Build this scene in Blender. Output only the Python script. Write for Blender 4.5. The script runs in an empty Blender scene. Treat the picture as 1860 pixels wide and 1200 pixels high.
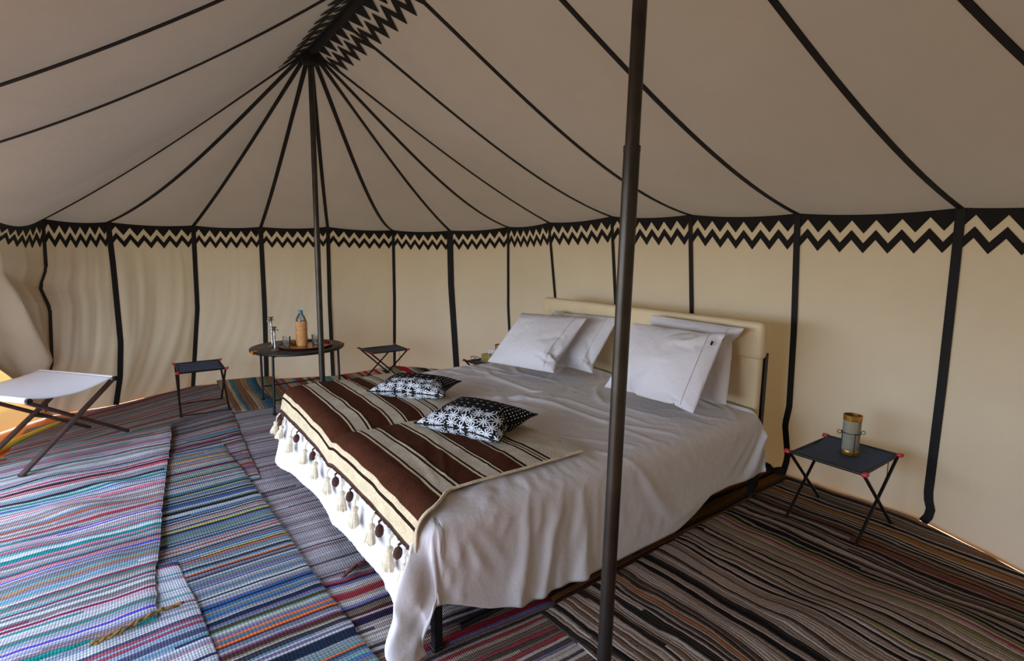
import bpy, bmesh, math, random
import numpy as np
from math import sin, cos, pi, radians, sqrt, atan2, exp, floor
from mathutils import Vector, Matrix, noise
random.seed(7)
SC = bpy.context.scene
COL = SC.collection

# ------------------------------------------------------------------ camera
# tent axes: X runs along the ridge (towards the camera's end), Y towards the
# wall behind the bed, Z up; the camera stands on the origin, eyes at 1.38 m
H, PITCH, ROLL = 1.38, radians(8.6), radians(-.4)
fh = Vector((-.813, .582, 0)).normalized()
r0 = Vector((fh.y, -fh.x, 0))
fw = fh*cos(PITCH) + Vector((0, 0, -sin(PITCH)))
u0 = r0.cross(fw)
rt = r0*cos(ROLL) - u0*sin(ROLL)
up = u0*cos(ROLL) + r0*sin(ROLL)
cd = bpy.data.cameras.new('camera'); cam = bpy.data.objects.new('camera', cd); COL.objects.link(cam)
cd.sensor_width = 36; cd.lens = 949/1860*36; cd.clip_start = .02; cd.clip_end = 300
m = Matrix.Identity(4)
for k, v in enumerate((rt, up, -fw)):
    for j in range(3): m[j][k] = v[j]
m[2][3] = H
cam.matrix_world = m
SC.camera = cam

# ------------------------------------------------------------------ light
SC.view_settings.view_transform = 'Standard'
SC.view_settings.look = 'None'
SC.view_settings.exposure = 0.14
SC.view_settings.gamma = 1
SC.view_settings.use_curve_mapping = False
SC.cycles.use_denoising = True
SC.cycles.max_bounces = 10; SC.cycles.diffuse_bounces = 8
SC.cycles.transmission_bounces = 8; SC.cycles.transparent_max_bounces = 12
SC.cycles.sample_clamp_indirect = 6
SC.cycles.caustics_refractive = False; SC.cycles.caustics_reflective = False
W = bpy.data.worlds.new('sky'); SC.world = W; W.use_nodes = True
nt = W.node_tree; bg = nt.nodes['Background']
tc = nt.nodes.new('ShaderNodeTexCoord'); sx = nt.nodes.new('ShaderNodeSeparateXYZ')
cr = nt.nodes.new('ShaderNodeValToRGB')
nt.links.new(tc.outputs['Generated'], sx.inputs[0]); nt.links.new(sx.outputs[2], cr.inputs[0])
nt.links.new(cr.outputs[0], bg.inputs[0])
cr.color_ramp.elements[0].position = 0; cr.color_ramp.elements[0].color = (.76, .85, 1, 1)
cr.color_ramp.elements[1].position = .6; cr.color_ramp.elements[1].color = (.50, .66, 1, 1)
bg.inputs[1].default_value = 9.5
sd = bpy.data.lights.new('sun', 'SUN'); sun = bpy.data.objects.new('sun', sd); COL.objects.link(sun)
sd.energy = 3.2; sd.color = (1, .80, .56); sd.angle = radians(.6)
sun.rotation_euler = Vector((.42, -.62, -.55)).to_track_quat('-Z', 'Y').to_euler()
pd = bpy.data.lights.new('door_daylight', 'AREA'); po = bpy.data.objects.new('door_daylight', pd); COL.objects.link(po)
pd.shape = 'RECTANGLE'; pd.size = 4.4; pd.size_y = 1.7; pd.cycles.is_portal = True
po.location = (-2.4, -1.5, .85); po.rotation_euler = (radians(90), 0, 0)

# ------------------------------------------------------------------ helpers
def lin(c):
    return tuple(((x/255)/12.92 if x/255 <= .04045 else ((x/255+.055)/1.055)**2.4) for x in c[:3]) + (1,)

def tag(o, label=None, cat=None, group=None, kind=None):
    if label: o['label'] = label
    if cat: o['category'] = cat
    if group: o['group'] = group
    if kind: o['kind'] = kind
    return o

def empty(name, loc=(0, 0, 0), rz=0, label=None, cat=None, group=None, kind=None):
    o = bpy.data.objects.new(name, None); COL.objects.link(o)
    o.location = loc; o.rotation_euler = (0, 0, rz); o.empty_display_size = .1
    return tag(o, label, cat, group, kind)

class MB:
    """collects verts / faces in the thing's own space and links them as one mesh"""
    def __init__(s): s.v = []; s.f = []; s.uv = {}
    def add(s, vs, fs, uvs=None):
        b = len(s.v); s.v += [tuple(p) for p in vs]; s.f += [tuple(i+b for i in f) for f in fs]
        if uvs is not None:
            for i, q in enumerate(uvs): s.uv[b+i] = q
        return s
    def box(s, c, d, R=None):
        vs = []
        for a in (-1, 1):
            for b in (-1, 1):
                for e in (-1, 1):
                    p = Vector((a*d[0]/2, b*d[1]/2, e*d[2]/2))
                    if R: p = R @ p
                    vs.append(p+Vector(c))
        return s.add(vs, [(0, 1, 3, 2), (4, 6, 7, 5), (0, 4, 5, 1), (2, 3, 7, 6), (0, 2, 6, 4), (1, 5, 7, 3)])
    def rbox(s, c, d, r=.01, n=3):
        bm = bmesh.new(); bmesh.ops.create_cube(bm, size=1)
        bmesh.ops.scale(bm, vec=d, verts=bm.verts)
        bmesh.ops.bevel(bm, geom=bm.edges[:], offset=r, segments=n, affect='EDGES', profile=.5)
        bm.verts.index_update()
        s.add([v.co+Vector(c) for v in bm.verts], [[v.index for v in f.verts] for f in bm.faces]); bm.free(); return s
    def tube(s, pts, r, n=10, cap=True, flat=None):
        pts = [Vector(p) for p in pts]; N = len(pts)
        rs = r if isinstance(r, (list, tuple)) else [r]*N
        vs = []; prev = None
        for i, p in enumerate(pts):
            t = (pts[min(i+1, N-1)]-pts[max(i-1, 0)]).normalized()
            if prev is None:
                a = t.orthogonal().normalized() if abs(t.z) > .95 else t.cross(Vector((0, 0, 1))).normalized()
            else:
                a = (prev-t*prev.dot(t)).normalized()
            b = t.cross(a); prev = a
            for k in range(n):
                q = 2*pi*k/n; w = 1 if flat is None else flat
                vs.append(p+a*cos(q)*rs[i]+b*sin(q)*rs[i]*w)
        fs = [(i*n+k, i*n+(k+1) % n, (i+1)*n+(k+1) % n, (i+1)*n+k) for i in range(N-1) for k in range(n)]
        if cap: fs += [tuple(range(n))[::-1], tuple((N-1)*n+k for k in range(n))]
        return s.add(vs, fs)
    def lathe(s, prof, n=24, c=(0, 0, 0), closed=False):
        vs = []
        for (r, z) in prof:
            for k in range(n):
                q = 2*pi*k/n; vs.append((c[0]+r*cos(q), c[1]+r*sin(q), c[2]+z))
        N = len(prof)
        fs = [(i*n+k, i*n+(k+1) % n, (i+1)*n+(k+1) % n, (i+1)*n+k) for i in range(N-1) for k in range(n)]
        if closed: fs += [((N-1)*n+k, (N-1)*n+(k+1) % n, (k+1) % n, k) for k in range(n)]
        else: fs += [tuple(range(n))[::-1], tuple((N-1)*n+k for k in range(n))]
        return s.add(vs, fs)
    def grid(s, nu, nv, fn, uvf=None, flip=False):
        """fn(i/nu, j/nv) -> point"""
        vs = []; uvs = []
        for j in range(nv+1):
            for i in range(nu+1):
                vs.append(fn(i/nu, j/nv)); uvs.append(uvf(i/nu, j/nv) if uvf else (i/nu, j/nv))
        w = nu+1
        fs = [(j*w+i, j*w+i+1, (j+1)*w+i+1, (j+1)*w+i) for j in range(nv) for i in range(nu)]
        if flip: fs = [f[::-1] for f in fs]
        return s.add(vs, fs, uvs)
    def build(s, name, mat, parent=None, smooth=True, angle=40, merge=0):
        me = bpy.data.meshes.new(name); me.from_pydata(s.v, [], s.f)
        if s.uv:
            l = me.uv_layers.new(name='UVMap')
            vi = np.zeros(len(me.loops), dtype=np.int32); me.loops.foreach_get('vertex_index', vi)
            arr = np.array([s.uv.get(i, (0, 0)) for i in range(len(s.v))], dtype=np.float32)
            l.data.foreach_set('uv', arr[vi].ravel())
        if merge:
            bm = bmesh.new(); bm.from_mesh(me); bmesh.ops.remove_doubles(bm, verts=bm.verts, dist=merge); bm.to_mesh(me); bm.free()
        me.update(); me.materials.append(mat)
        if smooth:
            me.polygons.foreach_set('use_smooth', [True]*len(me.polygons))
            try: me.set_sharp_from_angle(angle=radians(angle))
            except Exception: pass
        o = bpy.data.objects.new(name, me); COL.objects.link(o)
        if parent is not None: o.parent = parent
        return o

def thicken(o, t, off=0):
    md = o.modifiers.new('thickness', 'SOLIDIFY'); md.thickness = t; md.offset = off; return o

def copy_tree(o, parent=None):
    c = o.copy(); COL.objects.link(c)
    if parent is not None: c.parent = parent; c.matrix_parent_inverse = Matrix.Identity(4)
    for ch in list(o.children): copy_tree(ch, c)
    return c

def nz(x, y, z=0): return noise.noise(Vector((x, y, z)))
def sst(x, a, b):
    t = min(1, max(0, (x-a)/(b-a))); return t*t*(3-2*t)
def ridge(x): return 1-abs(x)*2

def settle(o, frames, pins=None, **k):
    """let a cloth settle for a few frames and keep the result as plain geometry"""
    c = o.modifiers.new('cloth', 'CLOTH'); t = c.settings
    for a, v in k.items(): setattr(t, a, v)
    if pins: t.vertex_group_mass = pins
    c.collision_settings.use_collision = pins is not None
    c.collision_settings.distance_min = .004
    c.point_cache.frame_end = frames+1
    for f in range(1, frames+1): SC.frame_set(f)
    ev = o.evaluated_get(bpy.context.evaluated_depsgraph_get()); me = ev.to_mesh()
    co = np.zeros(len(me.vertices)*3, dtype=np.float32); me.vertices.foreach_get('co', co)
    ev.to_mesh_clear(); o.modifiers.clear(); SC.frame_set(1)
    return co.reshape(-1, 3)

# ------------------------------------------------------------------ materials
class NT:
    def __init__(s, name):
        s.m = bpy.data.materials.new(name); s.m.use_nodes = True; s.t = s.m.node_tree
        s.b = s.t.nodes['Principled BSDF']; s.out = s.t.nodes['Material Output']
    def n(s, typ, **k):
        x = s.t.nodes.new('ShaderNode'+typ)
        for a, v in k.items(): setattr(x, a, v)
        return x
    def l(s, a, b): s.t.links.new(a, b)
    def val(s, sock, v):
        if isinstance(v, (int, float, tuple, list)): sock.default_value = v
        else: s.l(v, sock)
    def math(s, op, a, b=0, c=0):
        x = s.n('Math', operation=op); s.val(x.inputs[0], a); s.val(x.inputs[1], b)
        if len(x.inputs) > 2: s.val(x.inputs[2], c)
        return x.outputs[0]
    def noise(s, vec, scale, detail=2, rough=.5, dim='3D'):
        x = s.n('TexNoise', noise_dimensions=dim); 
        if vec is not None: s.l(vec, x.inputs['Vector'])
        x.inputs['Scale'].default_value = scale; x.inputs['Detail'].default_value = detail; x.inputs['Roughness'].default_value = rough
        return x.outputs[0]
    def wn(s, v, dim='1D'):
        x = s.n('TexWhiteNoise', noise_dimensions=dim)
        s.l(v, x.inputs['W' if dim == '1D' else 'Vector']); return x.outputs[0]
    def comb(s, a, b, c=0):
        x = s.n('CombineXYZ'); s.val(x.inputs[0], a); s.val(x.inputs[1], b); s.val(x.inputs[2], c); return x.outputs[0]
    def ramp(s, v, stops, interp='LINEAR'):
        x = s.n('ValToRGB'); cr = x.color_ramp; cr.interpolation = interp
        while len(cr.elements) < len(stops): cr.elements.new(.5)
        for e, (p, c) in zip(cr.elements, stops): e.position = p; e.color = c
        s.l(v, x.inputs[0]); return x.outputs[0]
    def mix(s, f, a, b, mode='MIX'):
        x = s.n('Mix', data_type='RGBA', blend_type=mode); s.val(x.inputs[0], f); s.val(x.inputs[6], a); s.val(x.inputs[7], b); return x.outputs[2]
    def bump(s, h, strength=.3, dist=.01, nrm=None):
        x = s.n('Bump'); s.l(h, x.inputs['Height']); x.inputs['Strength'].default_value = strength; x.inputs['Distance'].default_value = dist
        if nrm is not None: s.l(nrm, x.inputs['Normal'])
        return x.outputs[0]
    def coord(s, which='Object'): return s.n('TexCoord').outputs[which]
    def sep(s, v):
        x = s.n('SeparateXYZ'); s.l(v, x.inputs[0]); return x.outputs
    def mapping(s, v, sc=(1, 1, 1), rot=(0, 0, 0)):
        x = s.n('Mapping'); s.l(v, x.inputs[0]); x.inputs['Scale'].default_value = sc; x.inputs['Rotation'].default_value = rot; return x.outputs[0]

def simple(name, rgb, rough=.6, metal=0, spec=.5, var=.08, vscale=30, bumpk=0, bscale=200, coat=0):
    M = NT(name); c = M.coord()
    n = M.noise(c, vscale, 3)
    base = lin(rgb)
    dark = tuple(x*(1-var*2) for x in base[:3])+(1,); lite = tuple(min(1, x*(1+var)) for x in base[:3])+(1,)
    M.l(M.ramp(n, [(.3, dark), (.7, lite)]), M.b.inputs['Base Color'])
    M.b.inputs['Roughness'].default_value = rough; M.b.inputs['Metallic'].default_value = metal
    M.b.inputs['Specular IOR Level'].default_value = spec; M.b.inputs['Coat Weight'].default_value = coat
    if bumpk:
        M.l(M.bump(M.noise(c, bscale, 2), bumpk, .002), M.b.inputs['Normal'])
    return M.m

def canvas(name, rgb, trans, trgb=None, wr=.3):
    """cotton tent canvas: diffuse with some light coming through"""
    M = NT(name); c = M.coord()
    M.t.nodes.remove(M.b)
    n1 = M.noise(c, 1.6, 4, .6); n2 = M.noise(c, 14, 3)
    base = lin(rgb)
    col = M.ramp(n1, [(.3, tuple(x*.93 for x in base[:3])+(1,)), (.7, tuple(min(1, x*1.04) for x in base[:3])+(1,))])
    wv = M.noise(c, 420, 1)
    bmp = M.bump(M.math('ADD', M.math('MULTIPLY', n2, .6), M.math('MULTIPLY', wv, .06)), wr, .012)
    d = M.n('BsdfDiffuse'); M.l(col, d.inputs[0]); M.l(bmp, d.inputs['Normal'])
    t = M.n('BsdfTranslucent'); M.l(bmp, t.inputs['Normal']); t.inputs[0].default_value = lin(trgb or rgb)
    mx = M.n('MixShader'); mx.inputs[0].default_value = trans
    M.l(d.outputs[0], mx.inputs[1]); M.l(t.outputs[0], mx.inputs[2]); M.l(mx.outputs[0], M.out.inputs[0])
    return M.m

def linen(name, rgb, trans=.12, wr=.5, aniso=(1, 1, 1)):
    M = NT(name); c = M.coord(); M.t.nodes.remove(M.b)
    n1 = M.noise(M.mapping(c, aniso), 7, 5, .55); n2 = M.noise(c, 26, 4, .6)
    h = M.math('ADD', n1, M.math('MULTIPLY', n2, .25))
    b = M.bump(h, wr, .03)
    d = M.n('BsdfDiffuse'); d.inputs[0].default_value = lin(rgb); M.l(b, d.inputs['Normal'])
    t = M.n('BsdfTranslucent'); t.inputs[0].default_value = lin(rgb); M.l(b, t.inputs['Normal'])
    mx = M.n('MixShader'); mx.inputs[0].default_value = trans
    M.l(d.outputs[0], mx.inputs[1]); M.l(t.outputs[0], mx.inputs[2]); M.l(mx.outputs[0], M.out.inputs[0])
    return M.m

def rag(name, pal, w=.012, warp=.012, seed=0., broad=.3, nb=6, speck=.42, gapdark=.45, segf=.22):
    """woven rag rug; UV in metres: u along the stripes, v across them"""
    M = NT(name); uv = M.coord('UV'); s = M.sep(uv); u, v = s[0], s[1]
    wa = M.noise(M.comb(M.math('MULTIPLY', u, 1.3), M.math('MULTIPLY', v, 3.0), seed), 1, 2)
    wb = M.noise(M.comb(M.math('MULTIPLY', u, 9), M.math('MULTIPLY', v, 14.0), seed), 1, 2)
    vv = M.math('ADD', v, M.math('ADD', M.math('MULTIPLY', M.math('SUBTRACT', wa, .5), warp*4), M.math('MULTIPLY', M.math('SUBTRACT', wb, .5), warp*.8)))
    wc = M.noise(M.comb(M.math('MULTIPLY', u, .7), M.math('MULTIPLY', v, 38.0), seed+3), 1, 2)
    q = M.math('DIVIDE', M.math('ADD', vv, M.math('MULTIPLY', wc, w*1.6)), w)
    idx = M.math('FLOOR', q); fr = M.math('FRACT', q)
    # a rag runs out after a while and the next one is tied on
    seg = M.math('FLOOR', M.math('ADD', M.math('MULTIPLY', u, segf), M.math('MULTIPLY', M.wn(M.math('ADD', idx, 77.3+seed)), 9)))
    r1 = M.wn(M.comb(idx, seg, seed), '3D')
    r2 = M.wn(M.math('ADD', M.math('FLOOR', M.math('DIVIDE', vv, w*nb)), seed+11.7))
    stops = []; tot = sum(p[0] for p in pal); a = 0
    for wgt, c in pal: stops.append((a/tot, lin(c))); a += wgt
    c1 = M.ramp(r1, stops, 'CONSTANT'); c2 = M.ramp(r2, stops, 'CONSTANT')
    col = M.mix(broad, c1, c2)
    sp = M.noise(M.comb(M.math('MULTIPLY', u, 160), M.math('MULTIPLY', v, 330), seed), 1, 3, .7)
    k = M.math('MULTIPLY_ADD', sp, speck*2.6, 1-speck*1.3)
    bl = M.noise(M.comb(M.math('MULTIPLY', u, 2.2), M.math('MULTIPLY', v, 3), seed+5), 1, 3)
    k = M.math('MULTIPLY', k, M.math('MULTIPLY_ADD', bl, .6, .58))
    rib = M.math('SINE', M.math('MULTIPLY', fr, pi))
    gk = M.math('MULTIPLY_ADD', M.math('POWER', rib, .42), gapdark, 1-gapdark)
    col = M.mix(1, col, M.n('CombineColor').outputs[0] if False else _gray(M, M.math('MULTIPLY', k, gk)), 'MULTIPLY')
    M.l(col, M.b.inputs['Base Color'])
    warpth = M.math('SINE', M.math('MULTIPLY', u, 2*pi/.009))
    h = M.math('ADD', M.math('MULTIPLY', rib, 1), M.math('ADD', M.math('MULTIPLY', warpth, .18), M.math('MULTIPLY', sp, .6)))
    M.l(M.bump(h, .8, .004), M.b.inputs['Normal'])
    M.b.inputs['Roughness'].default_value = .95; M.b.inputs['Specular IOR Level'].default_value = .1
    return M.m
def _gray(M, v):
    x = M.n('CombineXYZ')
    for i in range(3): M.l(v, x.inputs[i])
    return x.outputs[0]

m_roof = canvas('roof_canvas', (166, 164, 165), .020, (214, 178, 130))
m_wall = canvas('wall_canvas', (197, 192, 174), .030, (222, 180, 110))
m_tape = simple('black_webbing', (16, 15, 15), .8, var=.1)
m_band = simple('black_applique', (19, 17, 16), .9, var=.1)
m_pole = simple('dark_pole_metal', (74, 72, 68), .38, .85, var=.12, vscale=12)
m_iron = simple('black_iron', (22, 23, 25), .5, .3, var=.2)
m_ground = simple('desert_sand', (150, 118, 80), .95, var=.08, vscale=3, bumpk=.5, bscale=30)
m_tarp = simple('yellow_groundsheet', (216, 122, 26), .6, var=.06, vscale=8)
m_sheet = linen('white_cotton_duvet', (225, 224, 226), .1, .28)
m_pillow = linen('white_pillowcase', (228, 226, 228), .12, .35)
m_cotc = linen('white_cot_canvas', (225, 222, 222), .12, .1)
m_head = simple('cream_upholstery', (226, 208, 168), .6, var=.03, vscale=6, bumpk=.15, bscale=300)
m_navy = simple('navy_nylon', (50, 66, 96), .75, var=.08, bumpk=.2, bscale=600)
m_alu = simple('black_tube', (20, 20, 21), .4, .4, var=.15)
m_red = simple('red_plastic', (190, 28, 42), .4, var=.05)
m_wood = simple('dark_brown_wood', (66, 46, 38), .55, var=.22, vscale=20)
m_orange = simple('orange_strap', (236, 120, 28), .6)
m_ttop = simple('dark_table_top', (70, 60, 50), .5, .3, var=.25, vscale=14)
m_tray = simple('brown_lacquer', (62, 26, 22), .35, var=.2)
m_brass = simple('aged_brass', (196, 148, 66), .32, .8, var=.25, vscale=25)
m_silver = simple('tarnished_silver', (170, 170, 168), .28, .95, var=.3, vscale=60)
m_wick = simple('tan_leather_sleeve', (214, 158, 98), .7, var=.12, vscale=40, bumpk=.6, bscale=90)
m_cap = simple('blue_plastic_cap', (48, 140, 190), .4)
m_gold = simple('gold_paper', (176, 160, 96), .45, .35, var=.15)
m_tissue = simple('white_tissue', (228, 230, 232), .9, var=.03)
m_wax = simple('candle_wax', (196, 190, 176), .5)
m_creamwool = simple('cream_wool', (222, 208, 178), .95, var=.12, vscale=60, bumpk=.6, bscale=400)
m_brownwool = simple('brown_wool', (72, 40, 28), .95, var=.2, vscale=60, bumpk=.6, bscale=400)

def glass(name, rgb=(235, 238, 235), frost=.0):
    M = NT(name); M.t.nodes.remove(M.b)
    t = M.n('BsdfTransparent'); t.inputs[0].default_value = lin(rgb)
    g = M.n('BsdfGlossy'); g.inputs['Roughness'].default_value = .05 + frost*.2
    d = M.n('BsdfDiffuse'); d.inputs[0].default_value = lin((205, 208, 200))
    lw = M.n('LayerWeight'); lw.inputs[0].default_value = .35
    a = M.n('MixShader'); M.l(lw.outputs['Fresnel'], a.inputs[0]); M.l(t.outputs[0], a.inputs[1]); M.l(g.outputs[0], a.inputs[2])
    b = M.n('MixShader'); b.inputs[0].default_value = frost; M.l(a.outputs[0], b.inputs[1]); M.l(d.outputs[0], b.inputs[2])
    M.l(b.outputs[0], M.out.inputs[0]); return M.m
m_glass = glass('clear_glass', (250, 250, 248), frost=.14)
m_frost = glass('frosted_glass', (238, 234, 216), .26)
m_pet = glass('clear_plastic', (225, 235, 240), .12)

# ------------------------------------------------------------------ tent shell
APX = (-3.85, 1.07, 2.718); APX2 = (-.96, 1.07, 2.718)
RZ = 2.712
# eave point and wall foot of every seam, west end round to the east end
S = [  # eave (x,y,z), [wall points below], ridge x (None = apex), sag, wall tape width
 ((-4.62, -.70, 1.545), [(-4.70, -.84, 1.25), (-4.86, -.98, .82)], None, .06, .03),
 ((-5.38, -.555, 1.60), [(-5.42, -.575, 1.22), (-5.47, -.63, 1.08), (-5.44, -.585, .91), (-5.50, -.62, .45), (-5.58, -.67, .30), (-5.63, -.71, .0)], None, .04, .036),
 ((-5.75, -.17, 1.605), [(-5.74, -.165, 1.24), (-5.74, -.17, .56), (-5.73, -.20, .25), (-5.74, -.25, 0)], None, .10, .045),
 ((-5.98, .48, 1.605), [(-6.02, .46, .8), (-6.10, .37, 0)], None, .03, .04),
 ((-5.96, 1.075, 1.61), [(-5.96, 1.065, .8), (-5.96, 1.04, 0)], None, .04, .045),
 ((-5.77, 1.70, 1.625), [(-5.76, 1.68, .8), (-5.72, 1.67, 0)], None, .09, .04),
 ((-5.72, 2.42, 1.61), [(-5.76, 2.43, .8), (-5.84, 2.44, 0)], None, .19, .034),
 ((-5.13, 2.83, 1.60), [(-5.15, 2.85, 1.0), (-5.18, 2.93, 0)], None, .06, .075),
 ((-4.50, 3.17, 1.63), [(-4.52, 3.19, .8), (-4.53, 3.25, 0)], None, .13, .03),
 ((-3.877, 3.2, 1.651), [(-3.776, 3.21, .95), (-3.72, 3.25, 0)], None, .05, .03),
 ((-3.074, 3.2, 1.668), [(-3.003, 3.21, .95), (-2.97, 3.25, 0)], -3.25, .10, .03),
 ((-2.321, 3.2, 1.643), [(-2.27, 3.21, .95), (-2.25, 3.25, 0)], -2.55, .13, .033),
 ((-1.581, 3.2, 1.611), [(-1.553, 3.22, .92), (-1.54, 3.22, .44), (-1.556, 3.22, .326), (-1.522, 3.22, .12), (-1.545, 3.22, 0)], -1.87, .10, .036),
 ((-.823, 3.2, 1.597), [(-.822, 3.22, 1.33), (-.812, 3.22, .73), (-.808, 3.22, .15), (-.785, 3.22, .07), (-.82, 3.24, 0)], -1.20, .08, .040),
 ((-.12, 3.12, 1.60), [(-.13, 3.10, .8), (-.25, 3.00, 0)], None, .10, .038),
 ((.50, 2.83, 1.6), [(.50, 2.85, 0)], None, .06, .036),
 ((.90, 2.42, 1.6), [(.95, 2.44, 0)], None, .06, .036),
 ((1.10, 1.70, 1.6), [(1.15, 1.7, 0)], None, .06, .036),
 ((1.12, 1.06, 1.6), [(1.15, 1.06, 0)], None, .06, .036),
 ((1.10, .45, 1.6), [(1.15, .45, 0)], None, .06, .036),
 ((.90, -.17, 1.6), [(.95, -.18, 0)], None, .06, .036),
 ((.50, -.60, 1.6), [(.52, -.63, 0)], None, .06, .036),
 ((-.45, -1.20, 1.6), [(-.45, -1.25, 0)], None, .06, .036),
 ((-.96, -1.36, 1.6), [(-.96, -1.4, 0)], None, .06, .036),
]
# eaves over the open entrance side, from the east end back to the west end
OPEN = [((-1.7, -1.40, 1.6), -1.0, .12), ((-2.4, -1.40, 1.6), -1.2, .13), ((-3.2, -1.40, 1.6), -1.8, .14), ((-4.0, -1.40, 1.6), -2.5, .16)]
NS = len(S)

def roof_curve(i, t):
    if i < NS: e, _, rx, sag, _ = S[i]
    else:
        e, rx, sag = OPEN[i-NS]
    if rx is None:
        a = APX if i < 12 else APX2
    else: a = (rx, 1.07, RZ)
    tt = t**1.35 if i < NS else t
    return Vector((a[0]+(e[0]-a[0])*t, a[1]+(e[1]-a[1])*t, a[2]+(e[2]-a[2])*t - sag*4*tt*(1-tt)))

def wall_curve(i, v):
    """v 0 at the eave, 1 at the ground"""
    pts = [S[i][0]]+list(S[i][1])
    z = pts[0][2]+(pts[-1][2]-pts[0][2])*v
    for a, b in zip(pts, pts[1:]):
        if z >= b[2]-1e-6:
            k = (a[2]-z)/max(1e-6, a[2]-b[2]); k = min(1, max(0, k))
            return Vector((a[0]+(b[0]-a[0])*k, a[1]+(b[1]-a[1])*k, z))
    return Vector(pts[-1])
WC = Vector((-2.4, 1.07, 0))

def eave_dip(i, u): return -.018*4*u*(1-u)*(1.0 if i not in (0,) else 2.5)
FOLD = {0: .060, 1: .022, 2: .026, 3: .018, 4: .014, 5: .006, 6: .008, 7: .006, 12: .005, 13: .010}
def wall_pt(i, u, v):
    p = wall_curve(i, v).lerp(wall_curve(i+1, v), u)
    p.z += eave_dip(i, u)*(1-v)**2
    a, b = wall_curve(i, v), wall_curve(i+1, v)
    tg = (b-a); tg.z = 0; nrm = Vector((-tg.y, tg.x, 0))
    if nrm.length > 1e-6: nrm.normalize()
    if nrm.dot(WC-p) < 0: nrm = -nrm
    e = sst(u, 0, .12)*sst(1-u, 0, .12)*sst(v, .04, .3)
    A = FOLD.get(i, .005)
    q = u*.6+.34*v*(v-.2)+.05*sin(3*v+i)
    f = nz(q*6+i*7.1, v*.9, i*3.3)*1.0 + nz(q*17+i*3, v*1.4, 5)*.45 + nz(q*34+i*3, v*1.8, 9)*.15
    if i in (1, 2, 3): f += max(0, ridge(nz(q*4+3*i, v*.5, 9)))**4*.5
    if i == 0:
        c_ = Vector(S[1][1][-1]); hz = sqrt((p.x-c_.x)**2+(p.y-c_.y)**2); an = atan2(p.z, hz+.05); r_ = sqrt(hz*hz+p.z*p.z)
        f = (ridge(nz(an*3.4, r_*.5, 4.2))**2*1.5-.5+.35*nz(an*9, r_, 7))*(1-.6*sst(p.z, .9, 1.5))
        e = sst(u, 0, .12)*sst(1-u, 0, .10)*sst(v, .04, .3)*sst(r_, .1, .5)
    d = A*f*e - .018*sin(pi*u)*sin(pi*v)
    return p+nrm*d

def flutter_tape(name, pts, nrms, width, parent, th=.004, mat=None):
    """a sewn tape: a flat ribbon standing slightly proud of the canvas"""
    mb = MB(); N = len(pts); vs = []
    for i in range(N):
        t = (pts[min(i+1, N-1)]-pts[max(i-1, 0)]).normalized(); n = nrms[i]
        s = t.cross(n).normalized()*width/2
        for (a, b) in ((-1, .001), (1, .001), (1, .001+th), (-1, .001+th)): vs.append(pts[i]+s*a+n*b)
    fs = [(i*4+k, i*4+(k+1) % 4, (i+1)*4+(k+1) % 4, (i+1)*4+k) for i in range(N-1) for k in range(4)]
    fs += [(3, 2, 1, 0), tuple((N-1)*4+k for k in range(4))]
    mb.add(vs, fs)
    return mb.build(name, mat or m_tape, parent, smooth=False)

def zig_band(P, n_half, nrm, parent, name='zigzag_border', D=1.0, sub=1):
    """P(u, d): point on the canvas d metres below the seam; appliqued black cloth"""
    mb = MB()
    for which in (0, 1):
        lo = []; hi = []
        for j in range(n_half+1):
            pk = j % 2
            u = j/n_half
            if which == 0: a, b = -.012, (.028 if pk else .100)
            else: a, b = ((.082, .134) if pk else (.154, .207))
            hi.append((u, a*D)); lo.append((u, b*D))
        vs = []; fs = []
        for (u, a), (_, b) in zip(hi, lo):
            # an edge lies between two rows; four verts per station: front hi/lo, back hi/lo
            ph, pl = P(u, a), P(u, b); n = nrm(u)
            vs += [ph+n*.006, pl+n*.006, pl+n*.002, ph+n*.002]
        for j in range(n_half):
            b = j*4
            for k in range(4): fs.append((b+k, b+4+k, b+4+(k+1) % 4, b+(k+1) % 4))
        fs += [(0, 1, 2, 3), tuple(n_half*4+k for k in (3, 2, 1, 0))]
        mb.add(vs, fs)
    return mb.build(name, m_band, parent, smooth=False)

ceil = empty('ceiling', (0, 0, 0), label='grey cream canvas tent roof rising to a ridge with black seams', kind='structure')
w_west = empty('wall_left', (0, 0, 0), label='curved canvas side wall at the far end with zigzag border', kind='structure')
w_back = empty('wall_back', (0, 0, 0), label='long canvas side wall behind the bed with zigzag border', kind='structure')
w_east = empty('wall_right', (0, 0, 0), label='canvas end wall beside the camera', kind='structure')
w_front = empty('wall_front', (0, 0, 0), label='canvas wall beside the open entrance', kind='structure')

def roof_pt(i, j, u, t):
    a, b = roof_curve(i, t), roof_curve(j, t)
    p = a.lerp(b, u)
    w = (a-b).length
    p.z -= w*.075*4*u*(1-u)*(1-.3*t)*sst(t, .02, .3)
    if t > .9 and i < NS: p.z += (t-.9)/.1*(w*.075*4*u*(1-u)*.7+eave_dip(i, u)*1.0)
    p.z += .006*nz(p.x*3, p.y*3, i)*sst(u, 0, .2)*sst(1-u, 0, .2)*(1-t)
    return p
seq = list(range(NS+len(OPEN)))
for k in seq:
    i = k; j = (k+1) % len(seq)
    if i == NS+len(OPEN)-1: j = 0
    two = (i == 9) or (i == NS-1) or (i == 11)
    MB().grid(14, 30, lambda u, t: roof_pt(i, j, u, t)).build('canvas_panel', m_roof, ceil)
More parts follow.
